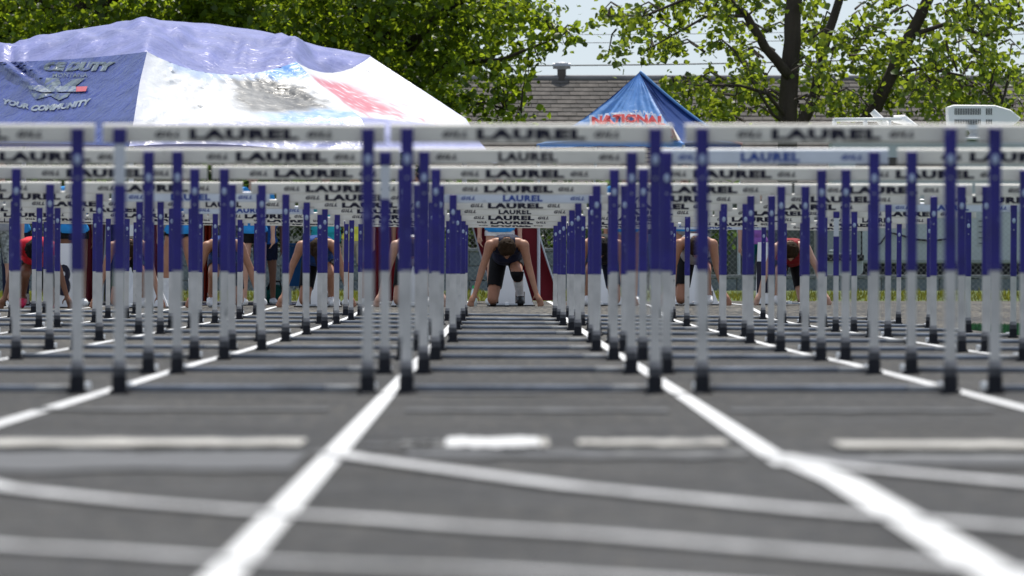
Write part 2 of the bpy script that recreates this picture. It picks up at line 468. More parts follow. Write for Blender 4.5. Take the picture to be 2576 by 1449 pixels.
b = MB(); b.ell((0, -.036, .868), (.013, .006, .02), 10, 6)
ME['glint'] = H(b, 'sleeve_highlight', M_PALE, True)  # pale oval set on the sleeve as a painted highlight
ME['bolt'] = H(MB().bbox((0, -.036, .80), (.008, .005, .008), .001), 'bolt', M_STEEL)

ROWN = ['nearest row', 'second row back', 'third row back', 'fourth row back', 'fifth row back',
        'sixth row back', 'seventh row back', 'eighth row back', 'ninth row back', 'farthest row']
def lanename(k):
    if k == 0: return 'centre lane'
    n = ['', 'first', 'second', 'third', 'fourth', 'fifth'][abs(k)]
    return f'{n} lane {"left" if k < 0 else "right"} of centre'
STYLE = {(2, 0): 'narrow', (2, 1): 'blue', (5, 0): 'blue', (5, -2): 'blue', (6, 3): 'blue', (7, -2): 'blue', (7, 0): 'narrow', (6, -2): 'narrow', (10, 2): 'blue', (8, 3): 'narrow'}
SILV = {(1, -1): -1, (2, -1): 1, (7, -2): 1, (7, 2): 1, (5, -3): -1}
JIT = {(5, 0): .03, (6, 0): -.005, (1, 0): -.009, (1, -1): -.003, (1, 1): .016, (1, -2): -.008, (1, 2): .03, (2, 0): 0, (2, -1): -.022, (2, 1): .006, (2, 2): .02}
HD1 = 46.7
def shared(name, key, parent, x=0):
    o = link(name, ME[key], parent, (x, 0, 0)); return o
rj = random.Random(3)
for r in range(1, 11):
    d = HD1 + 9.14 * (r - 1)
    for k in range(-5, 4):
        X = LANE0 + LANEW * k + JIT.get((r, k), rj.uniform(-.018, .018) - .008)
        s = F / d
        if CX + (X + .53) * s < -4 or CX + (X - .53) * s > 2580: continue
        st = STYLE.get((r, k), 'wide')
        look = {'wide': 'white hurdle with wide black lettering', 'narrow': 'white hurdle with narrow black lettering', 'blue': 'white hurdle with blue lettering'}[st]
        sv = SILV.get((r, k))
        if sv is not None: look = look.replace('white hurdle with', 'silver patched hurdle with')
        t = thing('hurdle', f'{look}, {ROWN[r - 1]}, {lanename(k)}', 'hurdle', (X, d, gz(X, d)), 'blue and white hurdles set out in ten rows')
        t.rotation_euler = (0, -interp(d, C_PROF) + rj.uniform(-.002, .002), rj.uniform(-.012, .012))
        hs = 1.0 if r < 4 else (.99 if r < 8 else .98)
        t.scale = (1, 1, hs)
        bo = shared('board', 'boardc' if st == 'blue' else 'board', t)
        for lm in ME[{'wide': 'let_wide', 'narrow': 'let_narrow', 'blue': 'let_blue'}[st]]: link('lettering', lm, bo)
        for sd in (-1, 1):
            x = sd * PX
            u = shared('upright', 'upright', t, x)
            shared('rubber_boot', 'boot', u); shared('boot_collar', 'collar', u)
            if sv == sd:
                q = shared('sleeve', 'sleeve_low', t, x); shared('inner_tube', 'inner', t, x); shared('top_cap', 'cap', t, x)
            else:
                q = shared('sleeve', 'sleeve', t, x); shared('sleeve_highlight', 'glint', q); shared('bolt', 'bolt', q)
            shared('base_leg', 'base', t, x)
        cb = shared('crossbar', 'bar', t); shared('bar_end', 'bar_end', cb)

# ------------------------------------------------------------------ people
SKINS = {'pale': (.54, .31, .22), 'tan': (.42, .205, .125), 'brown': (.20, .09, .05)}
def skin(k): return mat('skin_' + k, SKINS[k], rough=.5, spec=.3, var=.08, vscale=14)
def cloth(name, col, rough=.8): return mat('cloth_' + name, col, rough=rough, spec=.2, var=.12, vscale=16, bump=.25, bscale=45)
def hairm(k): return mat('hair_' + k, {'brown': (.034, .019, .010), 'black': (.01, .008, .007), 'fair': (.16, .10, .05)}[k], rough=.6, spec=.06, var=.4, vscale=60, bump=.8, bscale=120)

def hand_caps(wrist, palm_dir, spread_dir, side_thumb, down, prefix):
    """palm plus five separate fingers; palm_dir points to the knuckles"""
    w = Vector(wrist); p = Vector(palm_dir).normalized(); sd = Vector(spread_dir).normalized(); dn = Vector(down).normalized()
    caps = [(prefix + 'palm', w, w + p * .075, .026, .034)]
    kn = w + p * .085
    for i, (ln, off) in enumerate(((.075, -.032), (.085, -.011), (.08, .011), (.062, .032))):
        base = kn + sd * off
        mid = base + (p * .62 + dn * .35 + sd * off * 5) .normalized() * ln * .55
        tip = mid + (p * .45 + dn * .75 + sd * off * 5).normalized() * ln * .5
        caps += [(prefix + 'finger', base - p * .02, mid, .0105, .0095), (prefix + 'finger', mid, tip, .0095, .008)]
    tb = w + p * .03 + sd * side_thumb * .03
    tm = tb + (sd * side_thumb * .8 + p * .3 + dn * .4).normalized() * .045
    tt = tm + (sd * side_thumb * .4 + p * .4 + dn * .7).normalized() * .035
    caps += [(prefix + 'finger', tb, tm, .014, .011), (prefix + 'finger', tm, tt, .011, .009)]
    return caps

def head_caps(c, up, fwd):
    c, up, fwd = Vector(c), Vector(up).normalized(), Vector(fwd).normalized()
    rt = up.cross(fwd).normalized()
    return [('head', c - up * .015 - fwd * .015, c + up * .03 - fwd * .012, .088, .092), ('head', c - up * .01 + fwd * .02, c + up * .035 + fwd * .02, .078, .08),
            ('face', c - up * .085 + fwd * .055, c - up * .03 + fwd * .05, .043, .06),
            ('face', c - up * .005 + fwd * .092, c - up * .045 + fwd * .108, .011, .015),
            ('ear', c + rt * .088 - up * .02, c + rt * .09 + up * .02, .014, .018), ('ear', c - rt * .088 - up * .02, c - rt * .09 + up * .02, .014, .018)]

def build_body(caps, voxel=.0125, sm=3):
    mb = MB()
    for nm, a, b, ra, rb in caps:
        a, b = Vector(a), Vector(b); ax = b - a; L = max(ax.length, 1e-4); q = ax.normalized().to_track_quat('Z', 'Y')
        n = 12; prof = []
        for i in range(5): th = math.pi / 2 * (1 - i / 4) ; prof.append((-math.sin(th) * ra, math.cos(th) * ra))
        for i in range(5): th = math.pi / 2 * (i / 4); prof.append((L + math.sin(th) * rb, math.cos(th) * rb))
        vs = []
        for z, rr in prof:
            for k in range(n):
                ang = 2 * math.pi * k / n
                vs.append(a + q @ Vector((max(rr, 1e-4) * math.cos(ang), max(rr, 1e-4) * math.sin(ang), z)))
        fs = []
        for j in range(len(prof) - 1):
            for k in range(n):
                k2 = (k + 1) % n; fs.append((j * n + k, j * n + k2, (j + 1) * n + k2, (j + 1) * n + k))
        fs.append(tuple(range(n - 1, -1, -1))); fs.append(tuple((len(prof) - 1) * n + k for k in range(n)))
        mb.add(vs, fs)
    me = bpy.data.meshes.new('b'); me.from_pydata([tuple(v) for v in mb.v], [], mb.f)
    o = bpy.data.objects.new('b', me); C.objects.link(o)
    rm = o.modifiers.new('r', 'REMESH'); rm.mode = 'VOXEL'; rm.voxel_size = voxel; rm.use_smooth_shade = True
    if sm:
        sm_ = o.modifiers.new('s', 'SMOOTH'); sm_.factor = .5; sm_.iterations = sm
    dg = bpy.context.evaluated_depsgraph_get(); dg.update()
    res = bpy.data.meshes.new_from_object(o.evaluated_get(dg))
    bpy.data.objects.remove(o); bpy.data.meshes.remove(me)
    n = len(res.vertices)
    co = np.empty(n * 3); res.vertices.foreach_get('co', co); co = co.reshape(-1, 3)
    no = np.empty(n * 3); res.vertices.foreach_get('normal', no); no = no.reshape(-1, 3)
    best = np.full(n, 1e9); lab = np.zeros(n, int); tt = np.zeros(n)
    for i, (nm, a, b, ra, rb) in enumerate(caps):
        a, b = np.array(a), np.array(b); ab = b - a
        t = np.clip(((co - a) @ ab) / max(ab @ ab, 1e-9), 0, 1)
        dist = np.linalg.norm(co - a - t[:, None] * ab, axis=1) - (ra + (rb - ra) * t)
        w = dist < best; best[w] = dist[w]; lab[w] = i; tt[w] = t[w]
    names = np.array([c[0] for c in caps])[lab]
    return res, co, no, names, tt

def shell(body, pred, infl, name, m, parent, rough=0.0):
    res, co, no, names, tt = body
    keep = np.array([pred(n, t, c) for n, t, c in zip(names, tt, co)])
    polys = [tuple(p.vertices) for p in res.polygons if sum(keep[v] for v in p.vertices) >= 3]
    if not polys: return None
    used = sorted({v for p in polys for v in p}); idx = {v: i for i, v in enumerate(used)}
    b = MB()
    for v in used:
        k = infl
        if rough: k += rough * noise.noise(Vector(co[v] * 45))
        b.v.append(tuple(co[v] + no[v] * k))
    b.f = [tuple(idx[v] for v in p) for p in polys]; b.m = [0] * len(b.f)
    me = bpy.data.meshes.new(name); me.from_pydata(b.v, [], b.f); me.materials.append(m)
    me.polygons.foreach_set('use_smooth', [True] * len(me.polygons))
    return link(name, me, parent)

def finish_person(root, caps, sk, wear, hair, head, long_hair=None):
    body = build_body(caps)
    me = body[0]; me.materials.clear(); me.materials.append(skin(sk))
    me.polygons.foreach_set('use_smooth', [True] * len(me.polygons))
    bo = link('body', me, root)
    for nm, pred, infl, m in wear: shell(body, pred, infl, nm, m, root)
    hc, up, fw = [Vector(v) for v in head]; up.normalize(); fw.normalize()
    def hp(n, t, c):
        v = Vector(c) - hc
        return n in ('head', 'ear') and n != 'ear' and (v.dot(up) * 1.0 - v.dot(fw) * .8) > -.02 and v.dot(fw) < .085
    shell(body, hp, .014, 'hair', hairm(hair), root, .012)
    if long_hair:
        b = MB()
        for a, c, ra, rb in long_hair: b.tube([a, (Vector(a) + Vector(c)) / 2, c], [ra, (ra + rb) / 2 * 1.1, rb], 10)
        m2 = mesh_from(b, 'ponytail', hairm(hair), True); link('ponytail', m2, root)
    rt = up.cross(fw)
    for sd in (-1, 1):
        b = MB(); b.ell(hc + fw * .098 + rt * sd * .032 + up * .0, (.011, .008, .008), 8, 6)
        link('eye', mesh_from(b, 'eye', mat('eye_dark', (.03, .02, .015), rough=.2), True), root)
    b = MB(); b.ell(hc + fw * .098 - up * .075, (.022, .007, .006), 8, 6, rot=Matrix.Rotation(0, 3, 'X'))
    link('mouth', mesh_from(b, 'mouth', mat('lips', (.25, .09, .08), rough=.5), True), root)
    return bo

def runner(k, X, d, label, sk, top, shorts, shoes, hair, mirror=1, long_hair=False, singlet=True, sock=None, brace=False, arm=0.0, headx=0.0, sc=1.0):
    z0 = gz(X, d)
    root = thing('person', label, 'person', (X, d, z0), 'hurdlers crouching at the start line')
    root.scale = (sc, sc, sc)
    m = mirror
    V = lambda x, y, z: Vector((x * m, y, z))
    caps = []
    def cap(n, a, b, ra, rb): caps.append((n, a, b, ra, rb))
    # trunk, bent forward
    cap('pelvis', V(-.07, .64, .60), V(.07, .64, .60), .115, .115)
    cap('waist', V(0, .60, .62), V(0, .42, .63), .125, .135)
    cap('belly', V(-.04, .40, .60), V(.04, .40, .60), .125, .125)
    cap('belly', V(-.05, .28, .60), V(.05, .28, .60), .10, .10)
    cap('chest', V(-.06, .24, .69), V(.06, .24, .69), .12, .12)
    cap('chest', V(-.08, .14, .695), V(.08, .14, .695), .098, .098)
    cap('trap', V(-.13, .07, .72), V(.13, .07, .72), .062, .062)
    cap('neck', V(0, .06, .73), V(headx, -.05, .70), .058, .052)
    # arms
    e1, e2 = -.275 - arm, .25 + arm * .6
    w1, w2 = -.365 - arm * .9, .335 + arm * .6
    for sgn, sh, el, wr in ((-1, V(-.19, .05, .695), V(e1, .07, .44), V(w1, .03, .14)), (1, V(.19, .05, .695), V(e2, .07, .44), V(w2, .03, .14))):
        cap('deltoid', sh, sh + (el - sh) * .25, .064, .055)
        cap('upperarm', sh + (el - sh) * .1, el, .052, .041)
        cap('forearm', el, wr, .044, .027)
        out = Vector((sgn * m, 0, 0))
        caps.extend(hand_caps(wr - (wr - el).normalized() * .005, out * .38 + Vector((0, -.35, -.75)), out * .75 + Vector((0, -.45, 0)), -1, (0, 0, -1), 'hand_'))
    # front leg: knee up under the chest, foot in the block
    cap('thighf', V(.09, .60, .58), V(.115, .17, .385), .092, .066)
    cap('kneef', V(.115, .17, .385), V(.117, .19, .36), .064, .06)
    cap('shinf', V(.117, .18, .37), V(.15, .44, .13), .058, .037)
    cap('footf', V(.15, .45, .09), V(.155, .31, .045), .042, .036)
    cap('footf', V(.15, .47, .11), V(.15, .45, .07), .04, .036)
    # rear leg: knee on the ground
    cap('thighr', V(-.09, .62, .57), V(-.16, .44, .09), .092, .066)
    cap('kneer', V(-.16, .44, .085), V(-.16, .46, .075), .064, .06)
    cap('shinr', V(-.16, .45, .075), V(-.155, .86, .12), .058, .037)
    cap('footr', V(-.155, .88, .13), V(-.155, .87, .03), .04, .034)
    hc = V(headx, -.10, .66); up = Vector((0, -.995, .10)); fw = Vector((0, -.10, -.995))
    caps.extend(head_caps(hc, up, fw))
    def p_top(n, t, c):
        if n in ('chest', 'belly', 'waist'): return True
        if not singlet and n in ('trap', 'deltoid'): return True
        if n == 'trap': return abs(c[0]) < .105 or c[2] < .68
        return False
    def p_short(n, t, c): return n == 'pelvis' or (n == 'thighf' and t < .72) or (n == 'thighr' and t < .74)
    wear = [('singlet', p_top, .012, top), ('shorts', p_short, .013, shorts),
            ('shoe', lambda n, t, c: n == 'footf', .010, shoes), ('shoe', lambda n, t, c: n == 'footr', .010, shoes)]
    if sock: wear.append(('sock', lambda n, t, c: n == 'shinf' and t > .22, .008, sock))
    if brace: wear.append(('knee_brace', lambda n, t, c: n in ('kneef', 'thighf', 'shinf') and c[1] < .20 and .285 < c[2] < .395, .014, cloth('black', (.008, .008, .009))))
    lh = None
    if long_hair:
        lh = [(hc + up * .05 - fw * .06, hc + up * .09 + Vector((.03 * m, -.06, -.10)), .06, .07), (hc + up * .09 + Vector((.03 * m, -.06, -.08)), hc + Vector((.035 * m, -.13, -.27)), .07, .028)]
    finish_person(root, caps, sk, wear, hair, (hc, up, fw), lh)
    return root

def stander(X, d, label, sk, top, bottom, hair, shoes, rz=0, h=1.72, long_bottom=False, short_len=.45, sleeve=.5, sock=None, feet=.11, z=None, trim=None):
    sc = h / 1.76
    root = thing('person', label, 'person', (X, d, gz(X, d) if z is None else z), 'people standing behind the start line', rz)
    root.scale = (sc, sc, sc)
    caps = []
    def cap(n, a, b, ra, rb): caps.append((n, Vector(a), Vector(b), ra, rb))
    cap('pelvis', (-.065, 0, .93), (.065, 0, .93), .105, .105)
    cap('belly', (-.04, 0, 1.06), (.04, 0, 1.06), .10, .10)
    cap('chest', (-.06, .005, 1.2), (.06, .005, 1.2), .105, .105)
    cap('chest', (-.085, .01, 1.32), (.085, .01, 1.32), .095, .095)
    cap('trap', (-.14, .01, 1.405), (.14, .01, 1.405), .058, .058)
    cap('neck', (0, .01, 1.42), (0, -.005, 1.52), .055, .052)
    for s in (-1, 1):
        sh, el, wr = Vector((s * .185, .01, 1.40)), Vector((s * .245, .02, 1.12)), Vector((s * .25, -.04, .87))
        cap('deltoid', sh, sh + (el - sh) * .3, .06, .053); cap('upperarm', sh + (el - sh) * .2, el, .05, .04); cap('forearm', el, wr, .042, .027)
        caps.extend(hand_caps(wr, (0, -.1, -1), (0, -1, 0), -1 if s > 0 else 1, (-s * .6, 0, -.3), 'hand_'))
        hp, kn, an = Vector((s * .085, 0, .90)), Vector((s * (feet - .005), -.015, .49)), Vector((s * feet, .01, .09))
        cap('thigh', hp, kn, .09, .06); cap('knee', kn, kn + Vector((0, 0, -.02)), .058, .056); cap('shin', kn, an, .056, .038)
        cap('shin', kn + Vector((0, .02, -.06)), kn + Vector((0, .025, -.16)), .045, .05)
        cap('foot', (s * feet, .03, .05), (s * (feet + .03), -.15, .04), .045, .035)
    hc, up, fw = Vector((0, -.01, 1.635)), Vector((0, 0, 1)), Vector((0, -1, 0))
    caps.extend(head_caps(hc, up, fw))
    def ptop(n, t, c):
        if n in ('belly', 'chest', 'trap'): return True
        if n == 'pelvis': return c[2] > .90
        if n == 'deltoid': return True
        return n == 'upperarm' and t < sleeve
    def pbot(n, t, c):
        if n == 'pelvis': return c[2] <= .93
        if long_bottom: return n in ('thigh', 'knee', 'shin')
        return n == 'thigh' and t < short_len
    wear = [('shirt', ptop, .022, top), ('trousers' if long_bottom else 'shorts', pbot, .014, bottom),
            ('shoe', lambda n, t, c: n == 'foot' and c[0] < 0, .012, shoes), ('shoe', lambda n, t, c: n == 'foot' and c[0] > 0, .012, shoes)]
    if sock:
        wear += [('sock', lambda n, t, c: n == 'shin' and c[2] < .36 and c[0] < 0, .01, sock), ('sock', lambda n, t, c: n == 'shin' and c[2] < .36 and c[0] > 0, .01, sock)]
    if trim: wear.append(('cuff', lambda n, t, c: n == 'upperarm' and sleeve - .12 < t < sleeve + .02, .026, trim))
    finish_person(root, caps, sk, wear, hair, (hc, up, fw))
    return root

NAVY = cloth('navy', (.012, .016, .04)); BLACK = cloth('black', (.008, .008, .009)); ROYAL = cloth('royal', (.012, .05, .20))
RED = cloth('red', (.60, .02, .035)); MAROON = cloth('maroon', (.22, .015, .02)); SKYB = cloth('sky_blue', (.03, .27, .62))
WHITEC = cloth('white', (.75, .75, .75)); GREYC = cloth('grey', (.30, .30, .31)); YEL = cloth('yellow', (.72, .70, .10))
KHAKI = cloth('khaki', (.42, .39, .30)); DENIM = cloth('denim', (.16, .24, .38)); TEAL = cloth('teal', (.0, .10, .11)); PURPLE = cloth('purple', (.30, .12, .42))
CAMO = mat('camo_grey', (.30, .32, .30), rough=.85, var=.75, vscale=24); TEALB = cloth('bright_teal', (.03, .42, .50)); BLUEM = cloth('mid_blue', (.02, .12, .42))
SHOEW = mat('shoe_white', (.78, .78, .76), rough=.4, var=.15, vscale=30); SHOEP = mat('shoe_pink', (.60, .50, .46), rough=.5, var=.4, vscale=30); SHOEK = mat('shoe_black', (.012, .012, .012), rough=.5)
SHOER = mat('shoe_red', (.6, .02, .08), rough=.5)

START = 142.7
def lane_x(k): return LANE0 + LANEW * k - .03
runner(0, lane_x(0), START, 'hurdler in navy singlet and black shorts crouching in the centre lane', 'tan', NAVY, BLACK, SHOEK, 'brown', sock=cloth('white', (.75, .75, .75)), brace=True)
runner(1, lane_x(1), START, 'tan hurdler in black and blue crouching first lane right of centre', 'tan', BLACK, NAVY, SHOEW, 'black', arm=-.03, mirror=-1, headx=.015)
runner(2, lane_x(2), START, 'hurdler in red and grey top crouching second lane right of centre', 'tan', GREYC, BLACK, SHOEW, 'brown', mirror=1, arm=-.02)
runner(3, lane_x(3), START, 'hurdler in maroon top crouching farthest right, by the grass verge', 'pale', MAROON, BLACK, SHOEW, 'brown', mirror=-1, arm=.06, sc=.93)
runner(-1, lane_x(-1), START, 'pale hurdler in white top crouching first lane left of centre', 'pale', WHITEC, BLACK, SHOEW, 'brown', mirror=1)
runner(-2, lane_x(-2), START, 'long haired hurdler in royal blue singlet crouching second lane left', 'tan', ROYAL, BLACK, SHOEW, 'brown', mirror=1, long_hair=True, arm=.03)
runner(-3, lane_x(-3), START, 'hurdler in royal blue crouching third lane left of centre', 'tan', ROYAL, NAVY, SHOEW, 'black', mirror=-1, arm=.03)
runner(-4, lane_x(-4), START, 'hurdler in black top with dark green shorts crouching fourth lane left', 'tan', BLACK, cloth('dark_green', (.01, .05, .025)), SHOEW, 'brown', mirror=1)
runner(-5, lane_x(-5), START, 'dark skinned hurdler in red top crouching at the left edge', 'brown', RED, BLACK, SHOER, 'black', mirror=-1, singlet=False)

def sx(xD, d): return (xD - CX) * d / F
def st(xD, d, *a, **k): return stander(sx(xD, d), d, *a, **k)
st(1257, 151, 'person in sky blue shirt and white shorts standing behind the navy hurdler', 'pale', SKYB, WHITEC, 'brown', SHOEW, short_len=.12, h=1.70)
st(451, 147, 'person in sky blue shirt, black shorts and white knee socks', 'tan', SKYB, BLACK, 'brown', SHOEW, short_len=.1, sock=WHITEC, feet=.17, h=1.66)
st(40, 152, 'person in sky blue shirt and dark long trousers at the left edge', 'tan', SKYB, NAVY, 'black', SHOEK, long_bottom=True, h=1.72)
st(186, 150, 'person in sky blue shirt and black shorts near the left lane marker', 'brown', SKYB, BLACK, 'black', SHOEW, short_len=.2, h=1.70)
st(2, 147, 'person in grey camouflage shorts cut off by the left frame edge', 'pale', GREYC, CAMO, 'brown', SHOEW, short_len=.95, h=1.75)
st(636, 150, 'person in sky blue shirt and black shorts behind the third left lane', 'pale', SKYB, BLACK, 'brown', SHOEW, short_len=.3, h=1.68)
st(668, 155, 'person in mid blue shirt standing by the dark green bag', 'brown', BLUEM, NAVY, 'black', SHOEW, short_len=.6, h=1.45)
st(820, 152, 'person in bright teal standing behind the long haired hurdler', 'tan', TEALB, TEALB, 'black', SHOEW, short_len=.3, h=1.7)
st(893, 150, 'person in yellow shirt and khaki shorts left of the red windbreak', 'tan', YEL, KHAKI, 'fair', SHOEW, short_len=.75, h=1.50)
st(1038, 153, 'person in navy shirt with white cuffs behind the first left lane', 'tan', NAVY, BLACK, 'brown', SHOEW, h=1.62, trim=WHITEC, short_len=.4)
st(1574, 152, 'person in sky blue shirt standing behind the first right lane', 'tan', SKYB, KHAKI, 'brown', SHOEW, short_len=.05, h=1.70)
st(1628, 156, 'person in pale denim jeans right of the first right lane', 'tan', NAVY, DENIM, 'black', SHOEW, long_bottom=True, h=1.68)
st(1722, 150, 'person in sky blue shirt standing behind the second right lane', 'tan', SKYB, GREYC, 'brown', SHOEW, short_len=.05, h=1.70)
st(1902, 160, 'person in purple top and teal shorts by the dark storage cabinet', 'pale', PURPLE, TEAL, 'brown', SHOEW, short_len=.8, h=1.45)

# ------------------------------------------------------------------ starting blocks, lane markers, bottles, bags
M_PAD = mat('block_pad', (.05, .05, .055), rough=.7)
bp = MB()
for sgn, y0 in ((1, .52), (-1, .90)):
    rot = Matrix.Rotation(R(-40), 3, 'X')
    bp = MB().box((0, 0, 0), (.11, .03, .15), rot)
    ME['pad%d' % sgn] = mesh_from(bp, 'foot_pad', M_PAD)
ME['rail'] = mesh_from(MB().bbox((0, .62, .03), (.045, .95, .035), .006), 'rail', M_WHITE)
ME['anchor'] = mesh_from(MB().bbox((0, .2, .022), (.24, .05, .02), .004), 'anchor_plate', M_STEEL)
ME['brace'] = mesh_from(MB().tube([(0, .06, 0), (0, .12, -.08)], .012, 6), 'pad_brace', M_STEEL)
for k in range(-5, 4):
    X = lane_x(k)
    t = thing('starting_block', f'white railed starting block behind the hurdler in the {lanename(k)}', 'starting block', (X, START, gz(X, START)), 'starting blocks at the start line')
    link('rail', ME['rail'], t); link('anchor_plate', ME['anchor'], t)
    for sgn, y0 in ((1, .53), (-1, .95)):
        p = link('foot_pad', ME['pad%d' % sgn], t, (sgn * .15, y0, .10)); link('pad_brace', ME['brace'], p)
def lane_marker(X, d, num, label, h=.62, w0=.085, w1=.26, zb=None):
    z = gz(X, d) if zb is None else zb
    t = thing('lane_marker', label, 'lane marker', (X, d, z), 'white lane markers')
    a, c = w1, w0
    b = MB()
    vs = [(-a, -a * .8, 0), (a, -a * .8, 0), (a, a * .8, 0), (-a, a * .8, 0), (-c, -c * .8, h), (c, -c * .8, h), (c, c * .8, h), (-c, c * .8, h)]
    b.add(vs, [(0, 1, 5, 4), (1, 2, 6, 5), (2, 3, 7, 6), (3, 0, 4, 7), (4, 5, 6, 7), (3, 2, 1, 0)])
    me = mesh_from(b, 'shell', M_WHITE)
    link('shell', me, t)
    b = MB().bbox((0, 0, -.0), (2 * a + .03, 1.6 * a + .03, .03), .006)
    link('foot', mesh_from(b, 'foot', M_RUBBER), t)
    if num:
        vs, fs = text2d(num, .17, .36, 0, .04)
        b = MB(); b.add([(v[0], -(a + (c - a) * ((.32 + v[1]) / h)) * .8 - .006, .32 + v[1]) for v in vs], fs)
        link('number', mesh_from(b, 'number', M_INK), t)
lane_marker(lane_x(0) + .05, START + 1.5, None, 'white tapered lane marker behind the navy hurdler in the centre lane', h=.60)
lane_marker(lane_x(2) + .03, START + 1.6, None, 'white tapered lane marker second lane right of centre', h=.46)
lane_marker(sx(1922, 144.6), 144.6, '1', 'white tapered lane marker farthest right, beside the purple shirt', h=.72, w0=.07, w1=.10)
lane_marker(lane_x(-2) - .02, START + 1.5, None, 'white tapered lane marker second lane left of centre', h=.50)
lane_marker(lane_x(-1), START + 1.5, None, 'white tapered lane marker first lane left of centre', h=.46)
lane_marker(sx(160, 144.4), 144.4, '8', 'white lane marker showing a black 8 beside the red hurdler', h=.74, w0=.10, w1=.17)
lane_marker(lane_x(-4) + .15, START + 1.6, None, 'white tapered lane marker fourth lane left of centre', h=.44)
lane_marker(lane_x(1) + .02, START + 1.6, None, 'white tapered lane marker first lane right of centre', h=.42)
M_GREENCAP = mat('green_cap', (.03, .40, .14), rough=.4)
M_BOTTLE = mat('clear_bottle', (.70, .78, .80), rough=.15, spec=.5, transl=.3)
for xD, lab in ((1164, 'clear drink bottle with green cap, left of the pair'), (1192, 'clear drink bottle with green cap, right of the pair')):
    d = 145.5; X = sx(xD, d)
    t = thing('drink_bottle', lab, 'bottle', (X, d, gz(X, d)), 'green capped bottles beside the navy hurdler')
    b = MB(); b.tube([(0, 0, 0), (0, 0, .15), (0, 0, .19), (0, 0, .205)], [.036, .036, .024, .016], 12)
    link('flask', mesh_from(b, 'flask', M_BOTTLE, True), t)
    b = MB(); b.tube([(0, 0, .2), (0, 0, .235)], [.021, .02], 12)
    link('cap', mesh_from(b, 'cap', M_GREENCAP), t)
# bag and bin
d = 156; X = sx(692, d)
t = thing('duffel_bag', 'dark green duffel bag on the ground left of the long haired hurdler', 'bag', (X, d, gz(X, d)))
b = MB(); b.ell((0, 0, .12), (.17, .12, .125), 16, 10)
part('bag_body', b, cloth('bottle_green', (.005, .07, .055)), t, True, False)
b = MB(); b.tube([(-.09, -.09, .18), (-.06, -.1, .28), (.06, -.1, .28), (.09, -.09, .18)], .012, 6)
part('handle', b, BLACK, t, True, False)
d = 158; X = sx(756, d)
t = thing('recycling_bin', 'blue plastic bin against the grey wall left of centre', 'bin', (X, d, gz(X, d) + .0))
b = MB()
b.add([(-.16, -.15, .22), (.16, -.15, .22), (.16, .15, .22), (-.16, .15, .22), (-.2, -.2, .72), (.2, -.2, .72), (.2, .2, .72), (-.2, .2, .72)],
      [(0, 1, 5, 4), (1, 2, 6, 5), (2, 3, 7, 6), (3, 0, 4, 7), (4, 5, 6, 7), (3, 2, 1, 0)])
M_BIN = mat('blue_plastic', (.01, .085, .23), rough=.5, var=.1)
part('tub', b, M_BIN, t, False, False)
part('lid', MB().bbox((0, 0, .74), (.44, .44, .035), .01), M_BIN, t, False, False)
for x in (-.13, .13):
    b = MB(); b.tube([(x, 0, 0), (x, 0, .23)], .018, 6); part('leg', b, M_STEEL, t, False, False)

# ------------------------------------------------------------------ fabric helpers
def fabric_grid(nu, nv, fn, cols=None):
    b = MB(); b.v = [fn(i / nu, j / nv) for j in range(nv + 1) for i in range(nu + 1)]
    b.f = [(j * (nu + 1) + i, j * (nu + 1) + i + 1, (j + 1) * (nu + 1) + i + 1, (j + 1) * (nu + 1) + i) for j in range(nv) for i in range(nu)]
    b.m = [0] * len(b.f)
    return b
def color_attr(o, nu, nv, fn):
    me = o.data
    a = me.color_attributes.new('print', 'FLOAT_COLOR', 'POINT')
    arr = []
    for j in range(nv + 1):
        for i in range(nu + 1):
            c = fn(i / nu, j / nv); arr += [c[0], c[1], c[2], 1]
    a.data.foreach_set('color', arr)
def N3(x, y, z=0): return noise.noise(Vector((x, y, z)))
def poly(pts, t):
    n = len(pts) - 1; t = max(0, min(.99999, t)) * n; i = int(t); f = t - i
    return [pts[i][k] + (pts[i + 1][k] - pts[i][k]) * f for k in range(len(pts[0]))]
def decal(name, vs2, fs, bvh, m, parent, off=.012, cuts=1):
    """flat print laid onto a fabric surface, a little proud of it"""
    bm = bmesh.new()
    bv = [bm.verts.new((v[0], v[1], 0)) for v in vs2]
    for f in fs:
        try: bm.faces.new([bv[i] for i in f])
        except ValueError: pass
    bmesh.ops.triangulate(bm, faces=bm.faces[:])
    for _ in range(cuts): bmesh.ops.subdivide_edges(bm, edges=[e for e in bm.edges if e.calc_length() > 5], cuts=1)
    bmesh.ops.triangulate(bm, faces=bm.faces[:])
    bm.verts.index_update()
    o0 = Vector((0, 0, CAMH)); b = MB()
    last = None
    for v in bm.verts:
        dr = (W(v.co.x, v.co.y, 100) - o0).normalized()
        h = bvh.ray_cast(o0, dr)
        if h[0] is None: p = last or W(v.co.x, v.co.y, 155)
        else:
            nn = h[1] if h[1].dot(dr) < 0 else -h[1]
            p = h[0] + nn * off
        last = p
        b.v.append(p)
    b.f = [tuple(x.index for x in f.verts) for f in bm.faces]; b.m = [0] * len(b.f)
    bm.free()
    return part(name, b, m, parent)

